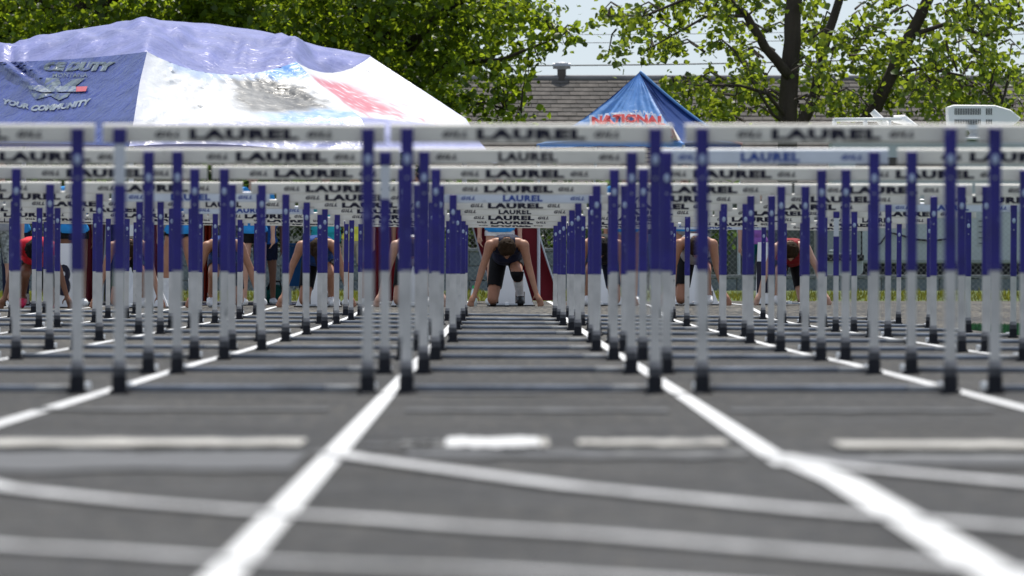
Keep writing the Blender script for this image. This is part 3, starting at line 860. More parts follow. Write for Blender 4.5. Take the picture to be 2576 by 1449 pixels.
# ------------------------------------------------------------------ large left canopy
CANO = Vector((sx(500, 156), 156, .07))
canopy = thing('event_tent', 'big sagging blue and white printed event tent at the left', 'tent', CANO)
M_FAB_ROOF = mat('blue_vinyl_sky_sheen', (.215, .23, .50), rough=.36, spec=.6, var=.22, vscale=1.6, transl=.15, crinkle=.065, cscale=1.5)  # lavender base colour carries the sky's sheen on blue vinyl
M_FAB_BLUE = mat('royal_vinyl', (.035, .055, .25), rough=.27, spec=.8, var=.25, vscale=2.2, transl=.06, crinkle=.045, cscale=2.2)
M_FAB_PRINT = mat('printed_vinyl', (.8, .8, .8), rough=.36, spec=.6, transl=.12, attr='print', crinkle=.03, cscale=2.2)
A_ = [(-330, 145, 160.5), (-345, 250, 159.3), (-360, 365, 158.0)]
B_ = [(370, 130, 153.6), (352, 205, 152.6), (337, 300, 151.2), (325, 368, 150.6)]
C_ = [(745, 155, 155.3), (796, 208, 154.6), (833, 234, 154.2), (879, 274, 153.5), (906, 294, 153.1), (930, 340, 152.6), (915, 408, 152.0)]
D_ = [(932, 142, 158.2), (1060, 225, 157.4), (1172, 298, 156.6), (1209, 359, 156.0), (1262, 418, 155.4)]
def panel_fn(Lc, Rc, sag_top, sag_bot, seed, wr=.05, fold=None):
    def fn(u, v):
        l, r = poly(Lc, v), poly(Rc, v)
        x, y, d = [l[k] + (r[k] - l[k]) * u for k in range(3)]
        q = 4 * u * (1 - u)
        y += q * (sag_top * (1 - v) ** 2 - sag_bot * v ** 3)
        d += q * .35 * (.3 + math.sin(math.pi * v) * .8)
        e = min(1, 8 * u * (1 - u) + .15)
        ridg = abs(N3(u * 9 + v * 5, v * 3 - u * 2, seed)) * 1.3 + abs(N3(u * 22 - v * 9, v * 12, seed + 3)) * .6
        d += (ridg - .35) * wr * 1.5 * e + abs(N3(u * 34 + v * 20, v * 30 - u * 8, seed + 6)) * .03 * e
        lf = abs(N3((u - .55 * v) * 8.5, v * 1.1, seed + 11)) + .6 * abs(N3((u + .35 * v) * 15, v * 1.6, seed + 13))
        d += (lf - .3) * wr * .85 * e
        if fold: d -= fold(u, v)
        return W(x, y, d)
    return fn
NU, NV = 70, 44
def fold1(u, v):
    # a long slack crease running down from the top left of the blue panel
    t = (u - .50) - (v - .05) * .40
    return .30 * math.exp(-(t / .022) ** 2) * max(0, 1 - v * 1.25) + .20 * math.exp(-((t - .06) / .016) ** 2) * max(0, 1 - v * 1.5) - .16 * math.exp(-((t - .032) / .016) ** 2) * max(0, 1 - v * 1.3)
pf1 = panel_fn(A_, B_, 18, 8, 1.0, .06, fold1)
pf2 = panel_fn(B_, C_, 44, 22, 5.0, .09)
pf3 = panel_fn(C_, D_, 34, 34, 9.0, .05)
b1 = fabric_grid(NU, NV, pf1)
p1 = part('blue_panel', b1, M_FAB_BLUE, canopy, True)
b2 = fabric_grid(NU, NV, pf2); p2 = part('photo_panel', b2, M_FAB_PRINT, canopy, True)
def smooth(a, b, x):
    t = max(0, min(1, (x - a) / (b - a))); return t * t * (3 - 2 * t)
def mixc(a, b, t): return [a[k] + (b[k] - a[k]) * t for k in range(3)]
def print2(u, v):
    w = (.80, .81, .82); c = w
    n1, n2 = N3(u * 10, v * 9, 2), N3(u * 26, v * 18, 4)
    bl = smooth(.48, .62, v + .16 * (u - .7) + .05 * n1 + .05 * n2) * smooth(.42, .72, u) * (.75 + .5 * n2)
    c = mixc(c, (.20, .42, .78), max(0, min(1, bl)))
    top = smooth(.15, .06, v + .04 * n1) * (smooth(.10, .2, u) * .45 + smooth(.76, .82, u) * .55)
    c = mixc(c, (.10, .30, .70), top)
    g = smooth(.45, .55, u + .05 * n1) * smooth(.96, .86, u + .06 * n2) * smooth(.02, .10, v - .10 * smooth(.76, .84, u) + .05 * n2) * smooth(.62, .46, v + .16 * (u - .7) + .06 * n1)
    dk = .07 + .16 * max(0, n2 + .35) + .14 * smooth(.8, .55, u)
    c = mixc(c, (max(.02, dk * .95), max(.02, dk * .93), max(.02, dk * .88)), min(1, g * 1.15))
    g2 = smooth(.15, .22, u) * smooth(.36, .27, u) * smooth(.2, .35, v) * smooth(.62, .5, v) * (.5 + n2)
    c = mixc(c, (.5, .48, .45), max(0, g2) * .5)
    e = smooth(.06, .0, u); c = mixc(c, (.6, .6, .75), e * .5)
    if v > .73 + .02 * math.sin(u * 9): c = (.40, .42, .70)
    return c
color_attr(p2, NU, NV, print2)
b3 = fabric_grid(NU, NV, pf3); p3 = part('red_panel', b3, M_FAB_PRINT, canopy, True)
def print3(u, v):
    c = (.80, .80, .82)
    n1, n2 = N3(u * 9, v * 12, 12), N3(u * 30, v * 22, 14)
    r = smooth(.0, .06, u) * smooth(.62, .30, u + .12 * n1) * smooth(.07, .13, v) * smooth(.55, .47, v + .05 * n1)
    r *= smooth(-.30, .05, n2 + .18)
    c = mixc(c, (.72, .10, .14), max(0, min(1, r)) * .85)
    sp = smooth(.25, .4, N3(u * 16, v * 14, 20)) * smooth(.2, .3, v) * smooth(.75, .6, v) * smooth(.8, .6, u)
    c = mixc(c, (.72, .16, .2), sp * .55)
    lo = smooth(.80, .84, v) * smooth(.93, .89, v); c = mixc(c, (.78, .35, .38), lo * .5)
    ed = smooth(.93, 1, u); c = mixc(c, (.55, .56, .76), ed * .6)
    if v > .66 + .02 * math.sin(u * 8): c = (.45, .46, .72)
    return c
color_attr(p3, NU, NV, print3)
# roof: from the scalloped shoulder line up to the ridge and down the back
def front_edge(t):
    if t < .52: return pf1(t / .52, 0)
    if t < .83: return pf2((t - .52) / .31, 0)
    return pf3((t - .83) / .17, 0)
RIDGE = [(-330, 140), (-150, 148), (0, 119), (125, 86), (250, 64), (390, 49), (520, 57), (650, 74), (800, 114), (880, 128), (934, 140)]
def roof_fn(u, v):
    f = front_edge(u)
    s_ = F / f.y; xf = CX + f.x * s_
    yr = interp(xf, RIDGE)
    rr = W(xf, yr, 159.3 if xf < 800 else 159.3)
    if v <= .55:
        t = v / .55
        p = f.lerp(rr, t)
        p.z += .10 * math.sin(math.pi * t) * min(1, (1 - u) * 5) * (1 if xf > -200 else 0)
        w_ = math.sin(math.pi * t) * min(1, (1 - u) * 8)
        m_ = w_ * (1 - t) * 1.3
        p.z += .06 * m_ * math.exp(-((u - .52) / .03) ** 2) - .08 * m_ * math.exp(-((u - .66) / .09) ** 2) + .045 * m_ * abs(math.sin((u * 34 - t * 4) * (1 if u > .52 else .6)))
        p.z += ((abs(N3(xf * .011 + t * .8, t * 2.2, 33)) - .2) * .15 + N3(xf * .03 - t * 2, t * 5, 35) * .05 + abs(N3(xf * .07 + t * 3, t * 6, 37)) * .03) * w_
        return p
    t = (v - .55) / .45
    bk = W(xf * .98 + 20, 380, 166.5)
    p = rr.lerp(bk, t); p.z += .25 * math.sin(math.pi * t); return p
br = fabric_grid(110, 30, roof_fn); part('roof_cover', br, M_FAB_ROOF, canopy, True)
# right end gable
def end_fn(u, v):
    a = Vector(W(*poly(D_, v))); bk = W(932 * .98 + 20 + 260 * v, 142 + 240 * v, 159.3 + 7 * v)
    return a.lerp(bk, u)
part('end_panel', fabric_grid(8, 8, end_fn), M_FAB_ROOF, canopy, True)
for xD, d_ in ((330, 151.2), (918, 152.6), (1168, 156.4), (60, 164.5), (1000, 165)):
    b = MB(); x = sx(xD, d_); b.tube([(x, d_, gz(x, d_)), (x, d_, 2.1)], .03, 8)
    part('leg', b, M_WHITE, canopy)
bvh1 = BVHTree.FromPolygons([Vector(v) for v in b1.v], b1.f)
M_PR1 = mat('grey_green_print', (.11, .14, .15), rough=.3, spec=.7, var=.5, vscale=7, crinkle=.055, cscale=2.6, chip=((.04, .06, .24), 6, .52, (1, 1, 1), .85))
M_PR2 = mat('pale_print', (.24, .28, .32), rough=.3, spec=.7, var=.4, vscale=7, crinkle=.055, cscale=2.6, chip=((.04, .06, .24), 6, .54, (1, 1, 1), .8))
M_PRR = mat('red_print', (.55, .10, .12), rough=.45, spec=.5)
def text_decal(name, body, x0, x1, y0, y1, bvh, m, parent, shear=.0, arc=None, bold=.03, off=.012, outline=None):
    vs, fs = text2d(body, x1 - x0, y1 - y0, shear, bold)
    q = []
    for v in vs:
        x = (x0 + x1) / 2 + v[0]; y = (y0 + y1) / 2 - v[1]
        if arc: y += arc((x - x0) / (x1 - x0))
        q.append((x, y))
    if outline:
        vo, fo = text2d(body, x1 - x0 + outline[1] * 2, y1 - y0 + outline[1] * 2, shear, bold + .05)
        qo = [((x0 + x1) / 2 + v[0], (y0 + y1) / 2 - v[1] + (arc((v[0] + (x1 - x0) / 2) / (x1 - x0)) if arc else 0)) for v in vo]
        decal('lettering_outline', qo, fo, bvh, outline[0], parent, off * .5)
    return decal(name, q, fs, bvh, m, parent, off)
text_decal('slogan_print', 'CE DUTY', 112, 292, 157, 179, bvh1, M_PR1, p1, .35, None, .06, outline=(M_PR2, .8))
text_decal('slogan_print', 'MONTANA', 133, 221, 185, 196, bvh1, M_PR1, p1, .1, None, .01)
text_decal('slogan_print', 'YOUR', 8, 74, 254, 268, bvh1, M_PR2, p1, .2, lambda t: 14 * t - 5, .06)
text_decal('slogan_print', 'COMMUNITY', 79, 232, 262, 277, bvh1, M_PR2, p1, .35, lambda t: 4 - 18 * t * t, .06)
# emblem: winged shape with a bar and a small flag end
def pg(name, pts, m, off=.012): decal(name, pts, [tuple(range(len(pts)))], bvh1, m, p1, off, 2)
pg('emblem_wing', [(117, 198), (150, 197), (156, 218), (112, 219)], M_PR1)
pg('emblem_wing', [(216, 198), (186, 201), (160, 219), (190, 219)], M_PR1)
pg('emblem_bar', [(72, 216), (118, 219), (193, 220), (193, 233), (110, 235), (78, 225)], M_PR2, .018)
pg('emblem_flag', [(194, 221), (222, 220), (218, 232), (193, 233)], M_PRR, .018)
pg('emblem_tail', [(80, 236), (120, 237), (178, 236), (170, 246), (150, 254), (128, 243), (92, 251)], M_PR1)

# ------------------------------------------------------------------ small blue canopy
TD = 178.0
pk = W(1608, 182, TD)
tent2 = thing('canopy_tent', 'blue peaked pop up canopy with red and white lettering right of centre', 'tent', Vector((pk.x, TD, .2)))
offs = {'L': (-1.45, -.66), 'N': (.62, -1.45), 'R': (1.45, .66), 'B': (-.62, 1.45)}
ze = W(0, 363, TD).z
corner = {k: Vector((pk.x + a, TD + c, ze)) for k, (a, c) in offs.items()}
def tent_panel(a, c, sag, seed):
    A, B = corner[a], corner[c]
    def fn(u, v):
        e = A.lerp(B, u)
        q = 4 * u * (1 - u)
        p = Vector((pk.x, TD, 0)).lerp(Vector((e.x, e.y, 0)), v)
        ins = 1 - sag * q * math.sin(math.pi * min(1, v * 1.05)) * .5
        p = Vector((pk.x + (p.x - pk.x) * ins, TD + (p.y - TD) * ins, 0))
        p.z = ze + (pk.z - ze) * (1 - v) ** 1.32 - .05 * q * v * (1 - v) * 4 + (.05 * q * v if v > .9 else 0)
        p.y += (abs(N3(u * 11, v * 1.5, seed)) - .2) * .14 * v * (1 - v) * 2.5 + N3(u * 25, v * 9, seed) * .015
        return p
    return fn
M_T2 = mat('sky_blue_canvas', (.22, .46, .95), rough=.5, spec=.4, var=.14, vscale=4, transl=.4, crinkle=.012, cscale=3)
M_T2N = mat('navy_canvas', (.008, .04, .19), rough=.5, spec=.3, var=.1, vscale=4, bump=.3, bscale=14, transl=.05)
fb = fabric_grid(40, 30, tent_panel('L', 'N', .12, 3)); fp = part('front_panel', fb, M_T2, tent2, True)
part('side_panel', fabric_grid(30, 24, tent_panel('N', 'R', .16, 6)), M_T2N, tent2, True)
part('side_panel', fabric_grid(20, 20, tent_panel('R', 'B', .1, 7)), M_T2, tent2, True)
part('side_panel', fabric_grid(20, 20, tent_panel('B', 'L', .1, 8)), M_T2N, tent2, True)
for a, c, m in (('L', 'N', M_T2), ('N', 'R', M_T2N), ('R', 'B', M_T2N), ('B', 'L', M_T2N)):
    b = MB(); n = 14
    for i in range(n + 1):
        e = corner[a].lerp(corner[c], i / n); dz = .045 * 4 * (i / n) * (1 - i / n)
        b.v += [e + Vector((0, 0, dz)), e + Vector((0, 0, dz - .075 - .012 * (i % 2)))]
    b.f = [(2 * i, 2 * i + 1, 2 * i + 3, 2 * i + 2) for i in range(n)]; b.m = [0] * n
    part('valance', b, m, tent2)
for k in 'LNRB':
    c = corner[k]; b = MB(); b.tube([(c.x * 1 + (pk.x - c.x) * .02, c.y, .2), (c.x + (pk.x - c.x) * .02, c.y, ze - .02)], .022, 8)
    b.bbox((c.x + (pk.x - c.x) * .02, c.y, 1.05), (.06, .06, .09), .01); part('leg', b, mat('white_leg', (.6, .62, .66), rough=.4), tent2)
# hem of the sunny rear edge
b = MB(); pts = [tent_panel('N', 'R', .16, 6)(1, t / 14) + Vector((.012, 0, .012)) for t in range(15)]
b.tube(pts[:11], .022, 6); part('ridge_seam', b, mat('seam_blue', (.16, .34, .66), rough=.5), tent2, True)
b = MB(); b.tube(pts[10:], .024, 6); part('ridge_seam', b, mat('seam_red', (.75, .35, .36), rough=.5), tent2, True)
bvh2 = BVHTree.FromPolygons([Vector(v) for v in fb.v], fb.f)
M_W2 = mat('white_print', (.85, .85, .85), rough=.5, transl=.5); M_R2 = mat('red_lettering', (.75, .10, .10), rough=.5, transl=.4)
text_decal('lettering', 'MONTANA', 1548, 1646, 279, 291, bvh2, M_W2, fp, 0, lambda t: 5 * (2 * t - 1) ** 2 - 1, .015)
text_decal('lettering', 'NATIONAL', 1490, 1676, 295, 318, bvh2, M_R2, fp, 0, lambda t: 7 * (2 * t - 1) ** 2 - 4, .05, .035, outline=(M_W2, 7))
text_decal('lettering', 'GUARD', 1494, 1716, 324, 355, bvh2, M_R2, fp, 0, lambda t: 3 * (2 * t - 1) ** 2 - 2, .05, .035, outline=(M_W2, 6))
for y in (297, 304, 311, 318):
    q = [(1684, y), (1714, y - 3), (1714, y + 0), (1684, y + 3)]; decal('stripe_print', q, [(0, 1, 2, 3)], bvh2, M_R2 if y != 311 else M_W2, fp, .02)

# ------------------------------------------------------------------ windbreak panels behind the start
def banner(xs_top, xs_bot, y0, y1, d, m, name, label, edge=None):
    zt, zb = W(0, y0, d).z, gz(sx(xs_top[0], d), d)
    t = thing(name, label, 'windbreak', (sx(sum(xs_top) / 2, d), d, zb))
    def fn(u, v):
        xt = xs_top[0] + (xs_top[1] - xs_top[0]) * u; xb = xs_bot[0] + (xs_bot[1] - xs_bot[0]) * u
        bow = 1.0
        x = sx(xt + (xb - xt) * v ** 1.3, d)
        return Vector((x, d + .05 * N3(u * 4, v * 2, d) + .03 * math.sin(u * 14 + v * 2), zt + (zb + .03 - zt) * v))
    f = fabric_grid(24, 16, fn)
    f2 = MB(); f2.v = f.v + [Vector(v) + Vector((0, .008, 0)) for v in f.v]; n = len(f.v); f2.f = f.f + [tuple(n + i for i in q[::-1]) for q in f.f]; f2.m = [0] * len(f2.f)
    part('cloth', f2, m, t, True)
    for e, nm in ((0, 'pole'), (1, 'pole')):
        b = MB(); b.tube([fn(e, i / 10) + Vector((.012 * (2 * e - 1), 0, 0)) for i in range(11)], .012, 6)
        part(nm, b, edge or M_STEEL, t)
    return t
M_MAR = mat('maroon_fabric', (.16, .008, .016), rough=.7, var=.15, vscale=3, transl=.3)
M_REDF = mat('red_fabric', (.30, .008, .012), rough=.7, var=.15, vscale=3, transl=.35)
M_NAVF = mat('navy_fabric', (.01, .035, .12), rough=.7, var=.15, vscale=3, transl=.2)
banner((1178, 1335), (1250, 1408), 500, 760, 160, M_MAR, 'windbreak', 'slanted maroon fabric windbreak behind the navy hurdler')
o_ = bpy.data.objects['windbreak']
b = MB(); b.tube([Vector((sx(1355, 159.7), 159.7, gz(.5, 159.7))), Vector((sx(1355, 159.7), 159.7, 1.55))], .02, 8); part('front_pole', b, mat('white_leg', (.6, .62, .66), rough=.4), o_)
banner((930, 1010), (930, 1000), 500, 760, 158, M_REDF, 'windbreak', 'red fabric windbreak right of the yellow shirted person')
banner((212, 264), (214, 256), 500, 760, 157, M_MAR, 'windbreak', 'dark red fabric windbreak near the left edge beside a navy one')
banner((266, 312), (262, 300), 500, 740, 157.6, M_NAVF, 'windbreak', 'navy fabric windbreak with gold edge near the left edge', mat('gold_edge', (.45, .33, .08), rough=.5))
banner((366, 398), (366, 398), 480, 603, 158, M_REDF, 'windbreak', 'short bright red windbreak behind the white knee socks')
banner((515, 532), (512, 528), 480, 622, 158, mat('orange_red_fabric', (.45, .04, .01), rough=.7, transl=.3), 'windbreak', 'narrow orange red banner in front of the chain link fence')

# ------------------------------------------------------------------ fence, low wall, hedge
FD = 172.8
fence = thing('chain_link_fence', 'wire chain link fence along the grass verge', 'fence', (0, FD, .17))
b = MB(); zb, zt = .17, 1.42
x0, x1 = -8.0, 8.0; pitch = .075; hgt = zt - zb
n = int((x1 - x0 + hgt) / pitch)
for i in range(n):
    for sgn in (1, -1):
        xa = x0 - (hgt if sgn > 0 else 0) + i * pitch; xb = xa + hgt
        za, zc = (zb, zt) if sgn > 0 else (zt, zb)
        p, q = Vector((xa, FD + .003 * sgn, za)), Vector((xb, FD + .003 * sgn, zc))
        if p.x < x0: p = p.lerp(q, (x0 - p.x) / (q.x - p.x))
        if q.x > x1: q = p.lerp(q, (x1 - p.x) / (q.x - p.x))
        if q.x - p.x < .02: continue
        b.tube([p, q], .0015, 3, caps=False)
wm = part('wire_mesh', b, mat('fence_wire', (.27, .29, .29), rough=.5, metal=.2), fence); wm['kind'] = 'stuff'
for i in range(7):
    x = -7.6 + i * 2.5
    b = MB(); b.tube([(x, FD + .03, .1), (x, FD + .03, 1.46)], .025, 8); part('post', b, M_STEEL, fence)
b = MB(); b.tube([(x0, FD + .03, 1.44), (x1, FD + .03, 1.44)], .018, 8); part('top_rail', b, M_STEEL, fence)
# low wall of grey blocks: courses of pieces
ME['block'] = mesh_from(MB().bbox((0, 0, 0), (.392, .2, .192), .008), 'block', mat('grey_block', (.13, .155, .175), rough=.85, var=.14, vscale=6, bump=.3, bscale=30))
def block_wall(x0, x1, top, label):
    t = thing('block_wall', label, 'wall', (x0, 174.4, .18))
    n = round((x1 - x0) / .4); rows = round((top - .05 - .18) / .2); x1 = x0 + n * .4
    b = MB(); b.box(((x0 + x1) / 2, 174.52, (.1 + top - .05) / 2), (x1 - x0, .1, top - .16)); part('mortar_core', b, mat('mortar', (.16, .17, .18), rough=.9, var=.1), t)
    for j in range(rows):
        for i in range(n): link('block', ME['block'], t, (.2 + i * .4 + (.19 if j % 2 and i < n - 1 else 0), random.uniform(-.004, .004), top - .05 - .1 - .18 - j * .2))
    b = MB(); b.bbox(((x0 + x1) / 2, 174.45, top - .025), (x1 - x0 + .1, .34, .05), .01); part('coping', b, mat('coping_stone', (.17, .18, .19), rough=.85, var=.12), t)
block_wall(-8.0, 1.6, .79, 'higher grey block wall behind the fence at the left')
block_wall(2.9, 8.5, .42, 'low grey block wall behind the fence below the camper')

# ------------------------------------------------------------------ leaves and trees
def leaf_mesh(name, centres, size, m, flat=.5, jitter=.3):
    n = len(centres); Cn = np.asarray(centres)
    nrm = RNG.normal(size=(n, 3)); nrm[:, 2] += flat * 1.5; nrm /= np.linalg.norm(nrm, axis=1)[:, None]
    t = RNG.normal(size=(n, 3)); t[:, 2] -= .5; t -= (t * nrm).sum(1)[:, None] * nrm; t /= np.linalg.norm(t, axis=1)[:, None]
    s = np.cross(nrm, t)
    L = (size * (1 + jitter * RNG.normal(size=n)).clip(.5, 1.7))[:, None]
    P = [Cn - t * L * .5, Cn - t * L * .2 + s * L * .38 + nrm * L * .1, Cn + t * L * .12 + s * L * .42 + nrm * L * .14, Cn + t * L * .55,
         Cn + t * L * .12 - s * L * .42 + nrm * L * .14, Cn - t * L * .2 - s * L * .38 + nrm * L * .1]
    vs = np.stack(P, 1).reshape(-1, 3)
    base = np.arange(n)[:, None] * 6
    f1 = base + np.array([[0, 1, 2, 3]]); f2 = base + np.array([[0, 3, 4, 5]])
    fs = np.concatenate([f1, f2])
    me = bpy.data.meshes.new(name)
    me.vertices.add(len(vs)); me.vertices.foreach_set('co', vs.ravel())
    me.loops.add(fs.size); me.loops.foreach_set('vertex_index', fs.ravel().astype(np.int32))
    me.polygons.add(len(fs)); me.polygons.foreach_set('loop_start', (np.arange(len(fs)) * 4).astype(np.int32))
    me.materials.append(m); me.update(); me.validate()
    return me
def leaf_mat(name, dif, tr, island=.45, tw=.5):
    m = bpy.data.materials.new(name); m.use_nodes = True
    N, L = m.node_tree.nodes, m.node_tree.links
    p = N['Principled BSDF']; p.inputs['Roughness'].default_value = .42; p.inputs['Specular IOR Level'].default_value = .4
    g = N.new('ShaderNodeNewGeometry'); r = N.new('ShaderNodeMapRange'); r.inputs[3].default_value = 1 - island; r.inputs[4].default_value = 1 + island
    L.new(g.outputs['Random Per Island'], r.inputs[0])
    def sc(c):
        v = N.new('ShaderNodeVectorMath'); v.operation = 'SCALE'; v.inputs[0].default_value = c; L.new(r.outputs[0], v.inputs['Scale']); return v.outputs[0]
    L.new(sc(dif), p.inputs['Base Color'])
    t = N.new('ShaderNodeBsdfTranslucent'); L.new(sc(tr), t.inputs[0])
    x = N.new('ShaderNodeMixShader'); x.inputs[0].default_value = tw
    L.new(p.outputs[0], x.inputs[1]); L.new(t.outputs[0], x.inputs[2]); L.new(x.outputs[0], N['Material Output'].inputs[0])
    return m
M_BARK = mat('bark', (.055, .043, .036), rough=.9, var=.35, vscale=5, bump=1.0, bscale=16, vdim=(1, 1, .25))
LM_L = leaf_mat('maple_leaf_dense', (.05, .09, .011), (.32, .42, .022), .6, .5)
LM_R = leaf_mat('maple_leaf_open', (.05, .09, .013), (.31, .39, .027), .55, .5)
LM_H = leaf_mat('hedge_leaf', (.03, .055, .012), (.10, .17, .02), .6, .4)

def cluster(c, n, r, flat=.6):
    g = RNG.normal(size=(n, 3)) * np.array([r, r, r * flat]); return np.asarray(c) + g
def limb(mb, pts, r0, r1, n=8):
    pts = [Vector(p) for p in pts]
    # subdivide with slight wobble
    q = []
    for a, b in zip(pts, pts[1:]):
        for i in range(4): q.append(a.lerp(b, i / 4) + (Vector((RNG.normal(), RNG.normal(), RNG.normal())) * r0 * .045))
    q.append(pts[-1])
    mb.tube(q, [r0 + (r1 - r0) * i / (len(q) - 1) for i in range(len(q))], n)
    return q

# left trees: one dense maple at the left, one whose crown ends over the roof
def crown_points(fn, n_cl, d0, d1, per, rad, x0, x1, y0, y1):
    cs = []
    while len(cs) < n_cl:
        x, y = RNG.uniform(x0, x1), RNG.uniform(y0, y1)
        if RNG.random() < fn(x, y): cs.append(np.array(W(x, y, RNG.uniform(d0, d1))))
    return np.concatenate([cluster(c, per, rad) for c in cs]), cs
def dens_a(x, y): return 1.0 if y < 300 else .3
def right_edge(y): return interp(y, [(-700, 700), (-300, 1200), (-60, 1330), (0, 1345), (60, 1350), (120, 1330), (180, 1300), (240, 1290), (310, 1260)])
def dens_b(x, y):
    e = right_edge(y) - 12
    if x > e + 25: return 0
    if x > e - 130: return .38
    if N3(x * .012, y * .014, 50) > .22: return .08
    return 1.0
def tree(name, label, base_x, d, trunk_pts, r0, limbs, leaves, lm, size, twigs=()):
    t = thing(name, label, 'tree', (sx(base_x, d), d, .2), 'broad leaved trees behind the tents')
    b = MB(); limb(b, trunk_pts, r0, r0 * .62, 12); part('trunk', b, M_BARK, t, True)
    for pts, ra, rb in limbs:
        b = MB(); limb(b, pts, ra, rb, 8); part('limb', b, M_BARK, t, True)
    if twigs:
        b = MB()
        for p, q in twigs:
            mid = (Vector(p) + Vector(q)) / 2 + Vector((0, 0, .12)); b.tube([p, mid, q], [.022, .014, .006], 4, caps=False)
        o = part('twigs', b, M_BARK, t); o['kind'] = 'stuff'
    me = leaf_mesh('crown', leaves - np.array(t.location), size, lm)
    o = link('crown', me, t); o['kind'] = 'stuff'
    return t
def nearest_twigs(cs, sources, frac=1.0):
    out = []
    S = np.array([list(s) for s in sources])
    for c in cs:
        if RNG.random() > frac: continue
        i = np.argmin(((S - c) ** 2).sum(1)); v = Vector(S[i]) - Vector(c)
        if v.length < .1: continue
        out.append((Vector(c) + v.normalized() * min(v.length, .55), Vector(c)))
    return out
la, csa = crown_points(dens_a, 320, 189.5, 195.5, 88, .28, -500, 620, -420, 330)
lim_a = [([W(218, 150, 193), W(120, 20, 192), W(-60, -140, 191.5)], .12, .04), ([W(222, 60, 193), W(330, -60, 192), W(480, -220, 191)], .13, .04), ([W(220, 100, 193), W(380, 80, 191.5), W(520, 120, 191)], .07, .02)]
tree('maple_tree', 'dense green tree with a thick dark trunk behind the big tent, far left', 220, 193, [W(222, 720, 193), W(220, 200, 193), W(218, -40, 193), W(225, -400, 193)], .24, lim_a, la, LM_L, .098)
lb, csb = crown_points(dens_b, 360, 189.5, 194.5, 84, .24, 480, 1400, -330, 320)
# sprays that reach out over the roof
sprays = [(1370, 95), (1400, 85), (1430, 80), (1455, 72), (1448, 100), (1385, 120), (1420, 112), (1330, 190), (1310, 230), (1330, 160), (1290, 250), (1275, 275), (1300, 290), (1250, 300), (1345, 130), (1350, 40), (1375, 60),
          (1320, 205), (1240, 250), (1290, 200), (1265, 225), (1215, 285), (1195, 262), (1355, 150)]
sp = [np.array(W(x, y, 189.8 + RNG.uniform(-.5, .5))) for x, y in sprays]
lb = np.concatenate([lb] + [cluster(c, 16, .085) for c in sp])
lim_b = [([W(960, 200, 193), W(1080, 60, 192), W(1240, -60, 191), W(1380, -140, 190.5)], .12, .03), ([W(960, 260, 193), W(1120, 160, 191.5), W(1260, 150, 190.5), W(1400, 95, 190)], .07, .012),
         ([W(960, 300, 193), W(1090, 270, 191.5), W(1220, 260, 190), W(1310, 285, 189.8)], .05, .01), ([W(955, 120, 193), W(860, -20, 192), W(720, -120, 191)], .1, .03)]
tw = nearest_twigs(sp, [W(1260, 150, 190.5), W(1330, 122, 190.2), W(1400, 95, 190), W(1220, 260, 190), W(1270, 275, 189.9), W(1310, 285, 189.8), W(1190, 155, 191)])
tree('maple_tree', 'bushy bright green tree between the big tent and the shingled roof', 960, 193, [W(962, 720, 193), W(958, 260, 193), W(965, -40, 193), W(950, -420, 193)], .22, lim_b, lb, LM_L, .098, tw)
# right tree: open crown, several leaning stems
spots = [  # x, y, rx, ry, clusters
    (1640, 60, 90, 60, 26), (1560, 40, 40, 22, 7), (1720, 15, 90, 40, 24), (1640, 130, 60, 30, 12), (1560, 150, 34, 18, 5), (1700, 110, 50, 30, 9),
    (1850, 30, 90, 60, 30), (1840, 120, 60, 50, 16), (1770, 240, 90, 42, 30), (1860, 240, 70, 50, 24), (1700, 215, 45, 22, 10), (1900, 180, 60, 50, 16),
    (1990, 60, 90, 80, 22), (2070, 90, 80, 80, 26), (2080, 200, 90, 60, 28), (2010, 265, 80, 40, 16), (2130, 270, 70, 45, 20),
    (2200, 60, 100, 70, 30), (2200, 160, 80, 50, 24), (2290, 230, 110, 70, 46), (2280, 150, 80, 50, 24), (2380, 80, 90, 80, 30), (2400, 190, 80, 70, 34),
    (2440, 260, 80, 50, 26), (2510, 60, 90, 80, 44), (2530, 170, 70, 60, 20), (2560, 250, 60, 60, 18), (2360, 270, 70, 40, 18), (1800, 290, 60, 22, 10), (2460, 20, 90, 50, 30)]
csr = []
for x, y, rx, ry, n in spots:
    for _ in range(int(n * .62)):
        xx, yy = x + RNG.normal() * rx * .6, min(y + RNG.normal() * ry * .6, 318)
        front = not (1945 < xx < 2025 or 2170 < xx < 2260)
        csr.append(np.array(W(xx, yy, RNG.uniform(185.5 if front else 188.4, 190.8))))
lr = [cluster(c, 19, .095, .8) for c in csr]
upper = [np.array(W(RNG.uniform(1550, 2750), RNG.uniform(-560, -30), RNG.uniform(184, 192))) for _ in range(150)]
lr += [cluster(c, 26, .22) for c in upper]
lr = np.concatenate(lr)
stem1 = [W(1978, 720, 188), W(1982, 300, 188), W(1990, 140, 188), W(1998, 0, 188), W(2010, -220, 188), W(2000, -480, 188)]
